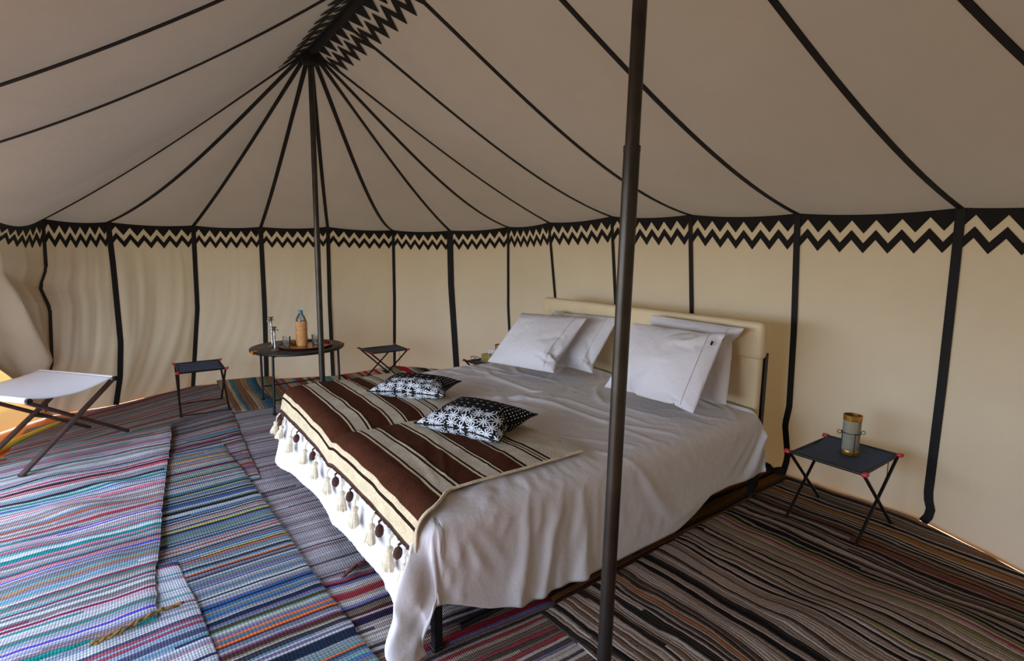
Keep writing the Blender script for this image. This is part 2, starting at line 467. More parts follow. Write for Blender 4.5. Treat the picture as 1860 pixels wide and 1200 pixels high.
    # pieces of the ridge with appliqued zigzag on both slopes
def roof_nrm(p): 
    v = Vector((WC.x*.0+0, 0, 0)); return Vector((0, (.48 if p.y < 1.07 else -.48), -.87)).normalized()
for i in seq:
    pts = [roof_curve(i, t/30) for t in range(31)]
    ns = []
    for k, p in enumerate(pts):
        t = (pts[min(k+1, 30)]-pts[max(k-1, 0)]).normalized()
        side = Vector((0, 0, 1)).cross(t).normalized(); n = side.cross(t)
        if n.z > 0: n = -n
        ns.append(n)
    if i == 0: continue
    flutter_tape('seam_tape', pts, ns, .018 if i >= NS else (.03 if i < 9 else .026), ceil, th=.006)
# ridge borders: between the two apexes, one run per slope, laid on the canvas itself
from mathutils.bvhtree import BVHTree
_v = []; _f = []
for o_ in ceil.children:
    if o_.name.startswith('canvas_panel'):
        b_ = len(_v); _v += [v.co.copy() for v in o_.data.vertices]; _f += [tuple(i_+b_ for i_ in p.vertices) for p in o_.data.polygons]
BV = BVHTree.FromPolygons(_v, _f)
def slope_P(sgn):
    def P(u, d):
        x = APX[0]+.01+u*(APX2[0]-APX[0]-.02); y = 1.07+sgn*(.004+max(0, d)*.80)
        h = BV.ray_cast(Vector((x, y, 1.2)), Vector((0, 0, 1)))
        z = h[0].z if h[0] else RZ-.4*abs(y-1.07)
        return Vector((x, y, z-.004))
    return P
for sgn in (1, -1):
    zig_band(slope_P(sgn), 48, lambda u, sgn=sgn: Vector((0, -.5*sgn, -.85)), ceil, D=1.25)
MB().tube([(APX[0], 1.07, RZ-.02), (APX2[0], 1.07, RZ-.02)], .030, 10).build('ridge_beam', m_band, ceil)
MB().lathe([(.0, 0), (.05, 0), (.07, -.03), (.06, -.09), (.03, -.10)], 16, (APX[0]+.0, 1.07, RZ+.0)).build('apex_cap', m_band, ceil)

def wall_parent(i):
    if i < 6: return w_west
    if i < 14: return w_back
    if i < 21: return w_east
    return w_front
for i in range(NS-2):
    par = wall_parent(i)
    dense = i < 14
    MB().grid(40 if dense else 10, 46 if dense else 10, lambda u, v: wall_pt(i, u, v)).build('canvas_panel', m_wall, par)
    if i < 15:
        e0, e1 = Vector(S[i][0]), Vector(S[i+1][0])
        def P(u, d, i=i):
            z0 = S[i][0][2]*(1-u)+S[i+1][0][2]*u
            return wall_pt(i, u, max(-.001, d/z0)) if d > 0 else wall_pt(i, u, 0)+Vector((0, 0, -d*.2))
        def nr(u, i=i):
            tg = Vector(S[i+1][0])-Vector(S[i][0]); n = Vector((-tg.y, tg.x, 0)).normalized()
            return n if n.dot(WC-Vector(S[i][0])) > 0 else -n
        zig_band(P, 13 if i != 13 else 12, nr, par)
for i in range(0, NS):
    pts = [wall_curve(i, v/36) for v in range(37)]
    n = (WC-Vector(S[i][0])); n.z = 0
    a = Vector(S[max(0, i-1)][0]); b = Vector(S[min(NS-1, i+1)][0]); tg = b-a; tg.z = 0
    nn = Vector((-tg.y, tg.x, 0)).normalized()
    if nn.dot(n) < 0: nn = -nn
    if i < 15:
        flutter_tape('seam_tape', [p+nn*.005 for p in pts], [nn]*37, S[i][4], wall_parent(min(i, NS-2)))

m_flap = canvas('tan_outer_canvas', (214, 172, 108), .16, (226, 182, 108))
m_yellow = canvas('bright_yellow_cloth', (240, 214, 90), .2, (250, 224, 90), .15)
def flap_pt(u, v):
    a = [(-5.86, -.52), (-5.3, -.93), (-4.6, -1.12), (-4.05, -1.30)]; q = u*3; k = min(2, int(q)); t = q-k
    x = a[k][0]+(a[k+1][0]-a[k][0])*t; y = a[k][1]+(a[k+1][1]-a[k][1])*t
    d = .03*nz(u*5, v*2, 3)
    return Vector((x+d*.4, y+d-.03*sin(pi*v), 1.52*(1-v)+.004))
MB().grid(30, 24, flap_pt).build('outer_flap', m_flap, w_west)
flutter_tape('seam_tape', [wall_curve(12, 1)+Vector((-.02+.02*k, -.035, .02+.012*sin(k*1.3))) for k in range(-38, 3)], [Vector((0, -1, .3)).normalized()]*41, .05, w_back, .012)
# ------------------------------------------------------------------ ground
gd = MB(); gd.grid(80, 80, lambda u, v: Vector((-32+u*58, -28+v*58, -.03+.10*max(0, (Vector((-32+u*58+2.4, -28+v*58-1, 0)).length-9))*.12*(1+nz(u*9, v*9)))))
tag(gd.build('ground', m_ground), 'open desert sand outside the tent', kind='structure')
# yellow groundsheet under the rugs; its rim shows along the wall foot
rim = [Vector(S[i][1][-1]) for i in range(NS)] + [Vector((x, -1.12, 0)) for x in (-1.6, -2.3, -3.0, -3.9, -4.4)]
cen = Vector((-2.4, 1.07, 0)); vs = [cen]; fs = []
outl = []
for k, p in enumerate(rim):
    q = rim[(k+1) % len(rim)]
    for s_ in range(4):
        w = p.lerp(q, s_/4); d = (w-cen).normalized(); w = w+d*(.45 if w.y > -.9 else .10); w.z = -.004; outl.append(w)
vs += outl; n = len(outl); fs = [(0, 1+k, 1+(k+1) % n) for k in range(n)]
fb = MB().add(vs, fs)
vs2 = []
tag(fb.build('floor', m_tarp, smooth=False), 'yellow groundsheet showing between the rugs and the canvas wall', kind='structure')

# ------------------------------------------------------------------ rugs
FOOT = [(p.x, p.y) for p in rim]
def inside(x, y, gap=.02):
    dx, dy = x-cen.x, y-cen.y; r = sqrt(dx*dx+dy*dy)
    if r < .5: return x, y
    dx /= r; dy /= r
    for k in range(len(FOOT)):
        ax, ay = FOOT[k][0]-cen.x, FOOT[k][1]-cen.y; bx, by = FOOT[(k+1) % len(FOOT)][0]-cen.x, FOOT[(k+1) % len(FOOT)][1]-cen.y
        ex, ey = bx-ax, by-ay; den = dx*ey-dy*ex
        if abs(den) < 1e-9: continue
        t = (ax*ey-ay*ex)/den; q = (ax*dy-ay*dx)/den
        if t > 0 and -1e-6 <= q <= 1+1e-6:
            if r > t-gap: return cen.x+dx*(t-gap), cen.y+dy*(t-gap)
            return x, y
    return x, y
def rug(name, mat, x0, x1, y0, y1, z, along, label, amp=.004, res=.02, rot=0, wob=.008, lift=None, seed=0, lumps=(), fringe=None, border=.0, corners=None, bend=None, gap=.03):
    """flat-woven rug: top sheet plus rolled selvedges; along = axis the stripes run along"""
    sx_, sy_ = x1-x0, y1-y0
    nu, nv = max(4, int(sx_/res)), max(4, int(sy_/res))
    if nu*nv > 26000:
        k = sqrt(nu*nv/26000); nu = int(nu/k); nv = int(nv/k)
    cx, cy = (x0+x1)/2, (y0+y1)/2
    def XY(u, v):
        if corners:
            a, b, c, d = [Vector(q) for q in corners]   # (x0,y0) (x1,y0) (x1,y1) (x0,y1)
            p = a.lerp(b, u).lerp(d.lerp(c, u), v); x, y = p.x, p.y
        else: x = x0+u*sx_; y = y0+v*sy_
        ex = min(u, 1-u)*sx_; ey = min(v, 1-v)*sy_
        x += wob*(nz(y*2.5+seed, seed*3.1)+.5*nz(y*14, seed))*exp(-ex*6); y += wob*(nz(x*2.5+seed, seed*1.7)+.5*nz(x*14, seed))*exp(-ey*6)
        return inside(x, y, gap)
    def top(u, v):
        x, y = XY(u, v)
        h = amp*(nz(x*3.1+seed, y*3.1, seed)+.5*nz(x*8, y*8, seed+3)) + amp
        for (lx, ly, lr, lh, la) in lumps:
            dx, dy = x-lx, y-ly; c_, s_ = cos(la), sin(la)
            a, b = dx*c_+dy*s_, -dx*s_+dy*c_
            h += lh*exp(-(a/lr)**2-(b/(lr*.35))**2)
        e = min(u*sx_, (1-u)*sx_, v*sy_, (1-v)*sy_)
        h += .004*(1-exp(-e*120))
        if lift: h += lift(x, y)
        return Vector((x, y, z+max(.001, h)))
    uvf = (lambda u, v: (u*sx_, v*sy_)) if along == 'x' else (lambda u, v: (v*sy_, u*sx_))
    mb = MB(); mb.grid(nu, nv, top, uvf)
    w = nu+1
    edge = [i for i in range(w)] + [j*w+nu for j in range(1, nv+1)] + [nv*w+i for i in range(nu-1, -1, -1)] + [j*w for j in range(nv-1, 0, -1)]
    b0 = len(mb.v)
    for e in edge:
        p = mb.v[e]; mb.v.append((p[0], p[1], max(0.0005, min(z, p[2]-.006) if not lift else p[2]-.006))); mb.uv[len(mb.v)-1] = mb.uv[e]
    n = len(edge)
    for k in range(n): mb.f.append((edge[k], b0+k, b0+(k+1) % n, edge[(k+1) % n]))
    o = mb.build(name, mat)
    tag(o, label, 'rug'); 
    return o

GREYS = [(3, (160, 156, 156)), (3.5, (198, 196, 194)), (2, (120, 114, 116)), (2, (146, 118, 120)), (2, (166, 146, 130))]
m_r1 = rag('rag_pink_teal', GREYS+[(2.0, (200, 180, 190)), (1.2, (150, 164, 190)), (2.4, (30, 138, 132)), (2.4, (140, 34, 66)), (1.5, (232, 122, 150)), (1, (180, 128, 88)), (.8, (84, 74, 130)), (1.6, (26, 30, 42)), (3.2, (216, 214, 210)), (1.6, (96, 166, 168)), (.4, (60, 70, 190)), (.5, (190, 30, 40))], w=.0142, warp=.016, seed=3.2, broad=.06, nb=3, gapdark=.62)
m_r2 = rag('rag_blue_multi', [(3, (140, 150, 154)), (2.6, (90, 128, 152)), (2.0, (40, 96, 146)), (2.8, (188, 190, 184)), (3.2, (30, 32, 44)), (1.2, (96, 150, 146)), (.9, (228, 112, 56)), (.9, (214, 190, 70)), (.9, (160, 34, 44)), (1.0, (116, 96, 140)), (1.8, (150, 140, 136)), (1.4, (104, 122, 100))], w=.0122, warp=.010, seed=9.1, broad=.10, nb=5, gapdark=.65)
m_r3 = rag('rag_muted_grey', [(3, (176, 166, 164)), (3, (140, 130, 130)), (2, (196, 182, 176)), (1.7, (158, 96, 98)), (2.2, (48, 40, 46)), (1.2, (92, 144, 160)), (.7, (160, 44, 54)), (1.0, (164, 124, 84)), (.6, (104, 88, 150))], w=.018, warp=.014, seed=5.5, broad=.08, nb=5, gapdark=.6)
m_r4 = rag('rag_grey_plain', [(4, (178, 170, 172)), (4, (158, 150, 152)), (2, (194, 186, 186)), (1.4, (122, 104, 110)), (.9, (58, 50, 60)), (.4, (150, 92, 100))], w=.0115, warp=.009, seed=1.5, broad=.12, nb=7, gapdark=.55)
m_r1b = rag('rag_pale_blue', [(3, (206, 208, 210)), (2, (146, 160, 180)), (1.8, (50, 56, 90)), (1.2, (160, 56, 72)), (2, (210, 204, 206)), (1.2, (96, 160, 170)), (1, (184, 138, 144))], w=.0165, warp=.012, seed=13.5, broad=.08, nb=3, gapdark=.6)
m_r5 = rag('rag_navy_red', [(3, (160, 144, 130)), (2, (190, 178, 170)), (2.6, (32, 32, 58)), (1.6, (150, 36, 50)), (2, (116, 98, 84)), (1, (58, 46, 40)), (1, (112, 108, 152)), (1, (204, 194, 184))], w=.0165, warp=.01, seed=21.5, broad=.10, nb=3, gapdark=.6)
m_r7 = rag('rag_dark_brown', [(4, (150, 132, 118)), (3.4, (178, 160, 146)), (4.4, (30, 25, 25)), (1.8, (112, 90, 72)), (1, (58, 48, 44)), (.7, (168, 98, 52)), (.6, (84, 102, 112)), (.45, (140, 48, 50)), (.6, (128, 126, 74)), (.8, (190, 180, 172))], w=.0135, warp=.024, seed=31.5, broad=.05, nb=4, gapdark=.66, segf=.12)
m_r8 = rag('rag_ochre_black', [(3, (120, 84, 50)), (3, (34, 26, 22)), (2, (140, 104, 50)), (1.5, (86, 62, 44)), (.8, (160, 78, 34)), (1, (104, 96, 42))], w=.018, warp=.015, seed=41.5, broad=.1, nb=3, gapdark=.6)
m_r6a = rag('rag_broad_teal_brown', [(2, (74, 120, 134)), (2.2, (140, 104, 78)), (2, (28, 28, 32)), (1.5, (164, 130, 100)), (1, (92, 134, 104)), (1, (190, 168, 140)), (.8, (52, 92, 116))], w=.036, warp=.014, seed=51.5, broad=.0, nb=2, gapdark=.15)
m_r6b = rag('rag_broad_red_green', [(2, (176, 156, 132)), (1.5, (196, 192, 178)), (1.2, (182, 34, 46)), (1.4, (98, 146, 158)), (1.2, (26, 24, 40)), (1.3, (120, 146, 110)), (1, (116, 80, 60)), (.8, (206, 198, 206))], w=.040, warp=.008, seed=61.2, broad=.0, nb=2, gapdark=.15)

def wall_lift(x, y): return .10*sst(-x, 5.75, 6.0)
rug('rag_rug', m_r3, -6.02, -3.30, -1.05, .512, .009, 'y', 'muted grey and brown rag rug under the two far folding seats', .006, .03, seed=2, corners=[(-5.25, -.78), (-3.3, -.9), (-3.3, .505), (-6.4, .62)], gap=.075)
rug('rag_rug', m_r6a, -6.05, -4.86, .55, 1.09, .006, 'x', 'small rug of broad teal, brown and black stripes under the round table', .008, .02, seed=3, lift=lambda x, y: .03*sst(-x, 5.72, 5.98), corners=[(-6.3, .58), (-4.86, .56), (-4.82, 1.05), (-6.2, 1.10)])
rug('rag_rug', m_r6b, -5.8, -4.3, 1.08, 3.05, .003, 'x', 'rug of broad red, teal and cream bars along the wall behind the bed foot', .008, .03, seed=4, corners=[(-6.3, 1.10), (-4.0, 1.08), (-3.6, 2.75), (-5.9, 3.0)])
rug('rag_rug', m_r4, -5.05, -1.95, .45, 1.45, .001, 'y', 'plain mauve grey rag rug beside the foot of the bed', .005, .025, seed=5, corners=[(-4.86, .36), (-2.06, .30), (-2.02, 1.45), (-4.92, 1.45)])
rug('rag_rug', m_r8, -3.4, -1.16, 1.30, 3.30, .000, 'y', 'dark ochre and black rag rug under the head of the bed', .006, .03, seed=6, corners=[(-3.3, 1.25), (-1.30, 1.25), (-1.30, 3.4), (-3.3, 3.4)])
rug('rag_rug', m_r5, -2.08, -.2, .18, 1.20, .004, 'y', 'navy, red and tan striped rag rug under the near bed leg', .005, .02, seed=7, corners=[(-2.10, .45), (-.3, .30), (-.3, 1.24), (-2.02, 1.24)], wob=.02)
rug('rag_rug', m_r7, -1.5, .75, 1.17, 3.22, .012, 'x', 'large dark brown and black striped rag rug by the right stool', .007, .018, seed=8,
    corners=[(-1.40, 1.16), (.70, 1.20), (.70, 3.3), (-1.49, 3.3)], gap=.05, lumps=[(-.72, 2.05, .35, .018, .9), (-.35, 2.5, .4, .02, .5), (-.9, 1.7, .3, .014, 1.2), (-1.0, 2.6, .3, .012, .3)], wob=.012)
rug('rag_rug', m_r2, -4.05, -1.2, .0, .575, .020, 'y', 'blue rag rug with thin orange and yellow stripes, middle of the floor', .005, .016, seed=9, corners=[(-3.98, -.25), (-1.35, -.25), (-1.35, .565), (-4.05, .40)], wob=.012)
rug('rag_rug', m_r1b, -2.62, -1.3, -.6, .1, .030, 'y', 'pale blue rag rug just under the corner of the pink one', .005, .018, seed=10, corners=[(-2.64, -.6), (-1.3, -.6), (-1.5, .16), (-2.56, .04)])
rug('rag_rug', m_r1, -4.7, -2.15, -1.15, -.04, .040, 'y', 'pink, teal and lilac striped rag rug at the left front', .008, .016, seed=11,
    corners=[(-4.45, -1.10), (-2.12, -1.2), (-2.16, -.055), (-4.68, .13)], lumps=[(-3.35, -.35, .22, .022, 1.2), (-3.0, -.55, .2, .02, 1.4), (-3.6, -.2, .16, .016, 1.0), (-2.7, -.3, .2, .014, 1.5), (-3.1, -.15, .14, .012, 1.7), (-3.9, -.5, .2, .015, 1.3)], wob=.02)

# bright yellow cloth edge rolled up at the entrance
yb = MB()
pts = [(-4.35, -1.08, .05), (-4.62, -.93, .05), (-4.80, -.85, .045), (-5.0, -.76, .04), (-5.25, -.63, .03), (-5.42, -.53, .015)]
yb.tube([(x, y, z*.6) for x, y, z in pts], [.026, .028, .026, .022, .018, .010], 10)
tag(yb.build('rolled_cloth', m_yellow), 'bright yellow cloth rolled along the floor edge under the white cot', 'cloth')

def twisted(pts, r, mat, label, seed):
    mb = MB(); P_ = [Vector(p) for p in pts]; out = []; rr = []
    for k in range(len(P_)-1):
        for q in range(8):
            t = q/8; p = P_[k].lerp(P_[k+1], t)
            out.append(p+Vector((.008*nz(k+t*3, seed), .008*nz(k*2+t*4, seed+3), .004*nz(k+t*6, seed+5)))); rr.append(r*(.75+.6*abs(nz((k+t)*3.1, seed+9))))
    rr[0] *= .4; rr[-1] *= .4
    for ph in (0, 2.1, 4.2):
        mb.tube([o_+Vector((cos(ph+i*.7)*r*.55, sin(ph+i*.7)*r*.55, r*.35*sin(ph+i*.9))) for i, o_ in enumerate(out)], [x*.6 for x in rr], 6)
    return tag(mb.build('rolled_rag', mat), label, 'rag')
m_rag1 = simple('ochre_rag', (128, 100, 52), .95, var=.35, vscale=60, bumpk=.6, bscale=200)
m_rag2 = simple('rust_rag', (112, 66, 60), .95, var=.35, vscale=60, bumpk=.6, bscale=200)
twisted([(-2.18, .04, .058), (-2.17, -.05, .066), (-2.13, -.15, .058), (-2.12, -.24, .054)], .011, m_rag1, 'twisted ochre rag end at the corner of the pink rug', 2)
twisted([(-2.05, .60, .030), (-2.09, .68, .030), (-2.10, .78, .028)], .014, m_rag2, 'twisted rust coloured rag end beside the foot of the bed', 5)

# ------------------------------------------------------------------ poles
def pole(base, top, r1, r2, zj, label):
    t = empty('tent_pole', base, 0, label, 'pole')
    b = Vector(base); d = Vector(top)-b
    j = d*(zj/d.z)
    MB().tube([(0, 0, 0), j], r1, 20).build('lower_tube', m_pole, t)
    MB().tube([j-d*.02, d], r2, 20).build('upper_tube', m_pole, t)
    MB().tube([j-d*(.012/d.z), j+d*(.004/d.z)], r1*1.04, 20).build('joint_collar', m_pole, t)
    MB().tube([(0, 0, -.0), (0, 0, .012)], r1*1.6, 20).build('foot_plate', m_pole, t)
    return t
pole((-3.955, 1.07, .005), (-3.852, 1.07, 2.69), .021, .0185, 1.50, 'dark metal tent pole standing behind the foot of the bed')
pole((-1.0, 1.07, .018), (-.945, 1.07, 2.69), .0215, .0185, 1.63, 'dark metal tent pole in the foreground beside the bed')

# ------------------------------------------------------------------ bed
XB, XA, YA, YB, R = -1.50, -3.38, .77, 2.74, .07
def top_z(x, y):
    z = .512
    z -= .030*exp(-((x+2.44)/.05)**2)*sst(y, .6, .9)*.8 + .01*exp(-((x+2.44)/.16)**2)
    z += .018*(1-((x+2.0-.05)/.55)**2 if x > -2.44 else 1-((x+2.95)/.5)**2)*.5
    z -= .02*sst(y, 2.2, 2.74)*0
    return z
def arc(d, flare=0):
    L = pi*R/2
    if d <= 0: return 0, 0
    if d < L: return R*sin(d/R), R*(1-cos(d/R))
    return R+flare*(d-L), R+(d-L)
def foot_flare(x): return .06+.20*sst(-x, 2.4, 3.4)
bed = empty('bed', (-2.45, 1.75, 0), label='double bed with cream headboard and black metal frame', cat='bed')
def bl(x, y, z=0): return (x+2.45, y-1.75, z)
# mattresses, frame
for x0, x1 in ((-3.42, -2.45), (-2.435, -1.475)):
    MB().rbox(bl((x0+x1)/2, 1.76, .375), (x1-x0, 2.0, .20), .05, 3).build('mattress', m_sheet, bed)
fr = MB()
for x in (-3.40, -1.492):
    fr.box(bl(x, 1.75, .25), (.03, 2.0, .04))
for y in (.745, 1.75, 2.755): fr.box(bl(-2.445, y, .25), (1.90, .03, .04))
fr.build('frame', m_iron, bed, smooth=False)
lr = MB(); lr.tube([bl(-1.50, .85, .035), bl(-1.50, 2.0, .048)], .012, 8); lr.build('lower_rail', m_iron, bed)
for (x, y) in ((-1.476, .745), (-1.492, 1.765), (-1.492, 2.755), (-3.40, .745), (-3.40, 1.765), (-3.40, 2.755), (-2.445, .745), (-2.445, 1.765), (-2.445, 2.755)):
    lg = MB(); lg.box(bl(x, y, .13), (.030, .030, .235)); lg.rbox(bl(x, y, .017), (.042, .042, .024), .005, 2)
    lg.build('leg', m_iron, bed, smooth=False)
hb = MB(); hb.rbox(bl(-2.47, 2.815, .72), (1.90, .055, .56), .022, 4); hb.build('headboard', m_head, bed)
hc = MB(); hc.rbox(bl(-2.47, 2.812, .894), (1.925, .078, .215), .03, 4); hc.build('headboard_cap', m_head, bed)
for x in (-3.395, -1.535):
    MB().box(bl(x, 2.862, .42), (.035, .03, .80)).build('headboard_post', m_iron, bed, smooth=False)

# the white duvet: top, hanging sides and the long dropping corner
K = Vector((-1.50, .80))
def crease(x, y, s=1):
    """pulled folds radiating from the near corner plus loose wrinkles"""
    dx, dy = x-K.x, y-K.y; r = sqrt(dx*dx+dy*dy); a = atan2(dy, dx)
    f = 0
    if r > .02:
        w = exp(-(r/.62)**2)*sst(r, .03, .18)
        f += w*.016*(ridge(nz(a*5.5, r*1.2, 2.2))**2*1.2-.4)
    f += .0045*nz(x*3.5, y*3.5, 7)+.0018*nz(x*11, y*11, 4)
    # slack near the pillows
    q = exp(-((y-1.95)/.35)**2)*sst(-x, 1.5, 2.0)
    f += q*.010*(ridge(nz(x*2.2+y*5, y*7-x*2.6, 1.7))**3-.2)
    q2 = exp(-((y-1.45)/.5)**2-((x+1.9)/.35)**2)
    f += q2*.006*(ridge(nz(x*6-y*4, y*1.8+x*2, 3.7))**4)
    return f
def hem_near(y):  # length of drop on the near side
    ks = [(.70, .24), (.82, .29), (.95, .36), (1.12, .41), (1.5, .41), (2.02, .385), (2.15, .335), (2.27, .275), (2.40, .27), (2.6, .29), (2.74, .315)]
    for (a, b), (c, d) in zip(ks, ks[1:]):
        if y <= c: 
            t = min(1, max(0, (y-a)/(c-a))); return b+(d-b)*t
    return ks[-1][1]
dv = MB()
nx, ny = 84, 92
def T(u, v):
    x = XA+(XB-XA)*u; y = YA+(YB-YA)*v
    return Vector((x, y, top_z(x, y)+crease(x, y)))
dv.grid(nx, ny, T)
NS_ = 20
def near(u, v):   # u along s 0..1 down, v along y
    y = YA+(YB-YA)*v; d = u*(hem_near(y)+.045)
    fl_ = .05*(1+.7*nz(y*2.1, 3))
    o, dn = arc(d, fl_)
    z = top_z(XB, y)-dn; x = XB+o
    c = crease(XB+d, y)
    s = sst(d, .02, .2)
    bil = .022*sst(d, .1, .4)*nz(y*4.2+d*.8, d*1.1, 6)+.010*sst(d, .1, .3)*ridge(nz(y*7+d*2, d*.7, 8))**2
    yy = y+.010*nz(y*6, d*6, 2)*s
    return Vector((x+(c*1.3+bil)*s, yy, z+c*(1-s)))
dv.grid(NS_, ny, near, flip=True)
def footf(u, v):  # u along x, v down
    x = XA+(XB-XA)*u; dmax = .46+.012*sin(x*7)+.02*nz(x*3, 1)
    if x < -3.1: dmax -= .0
    d = v*dmax
    o, dn = arc(d, foot_flare(x)); c = crease(x, YA-d); s = sst(d, .02, .2)
    b = .016*sst(d, .1, .4)*nz(x*4+d, d, 12)
    return Vector((x, YA-o-(c+b)*s, max(.012, top_z(x, YA)-dn+c*(1-s))))
dv.grid(nx, NS_, footf, flip=True)
def fan_near(u, v):  # u: angle from foot (1) to side (0)
    ph = u*pi/2
    dside = hem_near(YA)+.045; dfoot = .46+.012*sin(XB*7)+.02*nz(XB*3, 1)
    tail = .565
    k1 = sst(u, .42, .58); k2 = 1-sst(u, .90, 1.0)
    dmax = dside*(1-k1)+tail*k1*k2+dfoot*k1*(1-k2)
    d = v*dmax
    o, dn = arc(d, .05*(1-u)+foot_flare(XB)*u)
    bump_ = .125*exp(-((u-.86)/.18)**2)-.045*exp(-((u-.42)/.12)**2)
    o += bump_*sst(d, .03, .34)*(1+.12*sin(d*26+u*3))
    z = top_z(XB, YA)-dn
    px_ = XB+cos(ph)*o; py_ = YA-sin(ph)*o
    c = .004*nz(u*9, d*8, 3)*sst(d, 0, .1)
    e0 = near(v*dmax/(hem_near(YA)+.045) if u < .5 else v, 0)
    p = Vector((px_+c, py_-c, max(.03, z)))
    # weld to the neighbouring strips
    if u < .08: 
        w = 1-u/.08; q = near(v, 0); p = p.lerp(q, w)
    if u > .92:
        w = (u-.92)/.08; q = footf(1, v); p = p.lerp(q, w)
    return p
dv.grid(26, NS_, fan_near, flip=False)
def far(u, v):
    y = YA+(YB-YA)*v; d = u*.42; o, dn = arc(d, .06)
    return Vector((XA-o-.012*nz(y*4, d*2)*sst(d, .05, .2), y, top_z(XA, y)+crease(XA, y)*(1-sst(d, 0, .1))-dn))
dv.grid(8, ny, far)
def fan_far(u, v):
    ph = u*pi/2; d = v*(.42*(1-u)+(.46+.012*sin(XA*7)+.02*nz(XA*3, 1))*u)
    o, dn = arc(d, .06*(1-u)+foot_flare(XA)*u)
    return Vector((XA-cos(ph)*o, YA-sin(ph)*o, max(.012, top_z(XA, YA)-dn)))
dv.grid(8, NS_, fan_far, flip=True)
du = dv.build('duvet', m_sheet, None, merge=.0015, angle=180)
bmx = bmesh.new(); bmx.from_mesh(du.data); bmesh.ops.recalc_face_normals(bmx, faces=bmx.faces); bmx.to_mesh(du.data); bmx.free()
vg = du.vertex_groups.new(name='held')
for v in du.data.vertices:
    x, y, z = v.co; w = 0
    if y < 1.60 and x < -1.50 and z > .40: w = min(1, (1.60-y)/.12)*min(1, (-1.50-x)/.10)
    if y < .80 and x < -1.55: w = max(w, .9)
    if z < .42 and x < -1.7 and y < .78: w = .9
    if x < -3.36: w = 1
    if y < .70 and x > -1.56: w = max(w, .30)
    if y > 2.72: w = max(w, .95 if x < -1.5 else .3)
    vg.add([v.index], max(0, w), 'REPLACE')
core = MB().rbox((-2.432, 1.755, .25), (1.955, 2.03, .48), .06, 4).rbox((-1.478, .75, .25), (.045, .05, .44), .02, 2).rbox((-1.48, 1.75, .12), (.06, 2.0, .2), .02, 2).build('core', m_sheet)
core.modifiers.new('touch', 'COLLISION'); core.collision.thickness_outer = .004; core.collision.cloth_friction = 30
slab = MB().box((-2.5, 1, -.01), (7, 6, .07)).build('slab', m_sheet)
slab.modifiers.new('touch', 'COLLISION'); slab.collision.thickness_outer = .004
before = np.array([v.co[:] for v in du.data.vertices])
co = settle(du, 26, 'held', quality=10, mass=.3, tension_stiffness=20, compression_stiffness=20, shear_stiffness=4, bending_stiffness=.12,
            pin_stiffness=1, shrink_min=-.030, air_damping=3)
du.data.vertices.foreach_set('co', co.ravel()); du.data.update(); du.vertex_groups.clear()
for o_ in (core, slab): bpy.data.objects.remove(o_)
md_ = du.modifiers.new('smooth', 'SUBSURF'); md_.levels = 1; md_.render_levels = 1
thicken(du, .005, -1)
tag(du, 'rumpled white duvet hanging over the double bed', 'duvet')

# ------------------------------------------------------------------ striped wool blanket
def cloth_pt(x, y, off=0):
    """a point of a cloth lying on the duvet; x, y measured along the cloth"""
    ox, dx = arc(x-XB) if x > XB else ((0, 0) if x > XA else arc(XA-x))
    oy, dy = (0, 0)
    if y < YA:
        oy, dy = arc(YA-y, foot_flare(min(max(x, XA), XB)))
    X = XB+ox if x > XB else (XA-ox if x < XA else x)
    Y = YA-oy if y < YA else y
    xx = min(max(x, XA), XB); yy = max(y, YA)
    c = crease(xx, yy)*.35*sst(XB-xx, .0, .25)
    z = top_z(xx, yy)-dx-dy+c
    n = Vector((ox/R if x > XB else (-ox/R if x < XA else 0), -min(1, oy/R), 1-min(1, (dx+dy)/R))).normalized()
    return Vector((X, Y, z))+n*off
BY0, BY1 = .600, 1.50
def blanket_x1(y): return -1.565+.075*sst(.86-y, 0, .12)
def blk(u, v):
    y = BY0+(BY1-BY0)*v + .0
    x1 = blanket_x1(y)
    x = -3.50+(x1+3.50)*u
    # head-side edge runs a little askew
    y2 = y - .10*(1-u)*sst(v, .5, 1)*1.2 + .006*nz(x*6, 2)
    p = cloth_pt(x, y2, .016)
    p.z += .006*nz(x*5, y*6, 8)*sst(y, .72, .9)
    if y2 < .74: p.y -= .004
    return p
M = NT('striped_blanket_wool'); uv = M.coord('UV'); s_ = M.sep(uv)
wv = M.noise(M.comb(M.math('MULTIPLY', s_[0], 5), M.math('MULTIPLY', s_[1], 6)), 1, 2)
yv = M.math('ADD', s_[1], M.math('MULTIPLY', M.math('SUBTRACT', wv, .5), .010))
CRM, DRK, BRN, CR2 = lin((206, 190, 156)), lin((44, 28, 20)), lin((72, 40, 26)), lin((190, 178, 158))
bounds = [(.60, lin((84, 66, 52))), (.612, CRM), (.672, DRK), (.684, CRM), (.700, BRN), (.792, CRM), (.802, DRK), (.812, CR2), (.872, DRK), (.884, CRM), (.894, DRK), (.903, BRN), (.993, CRM), (1.002, DRK), (1.012, CR2), (1.072, DRK), (1.083, CRM), (1.091, DRK), (1.099, BRN), (1.184, CRM), (1.194, DRK), (1.205, CR2), (1.276, DRK), (1.288, CR2), (1.297, DRK), (1.306, CR2), (1.316, DRK), (1.328, CR2)]
base = bounds[0][1]
col = None
fac = M.math('DIVIDE', M.math('SUBTRACT', yv, .60), .90)
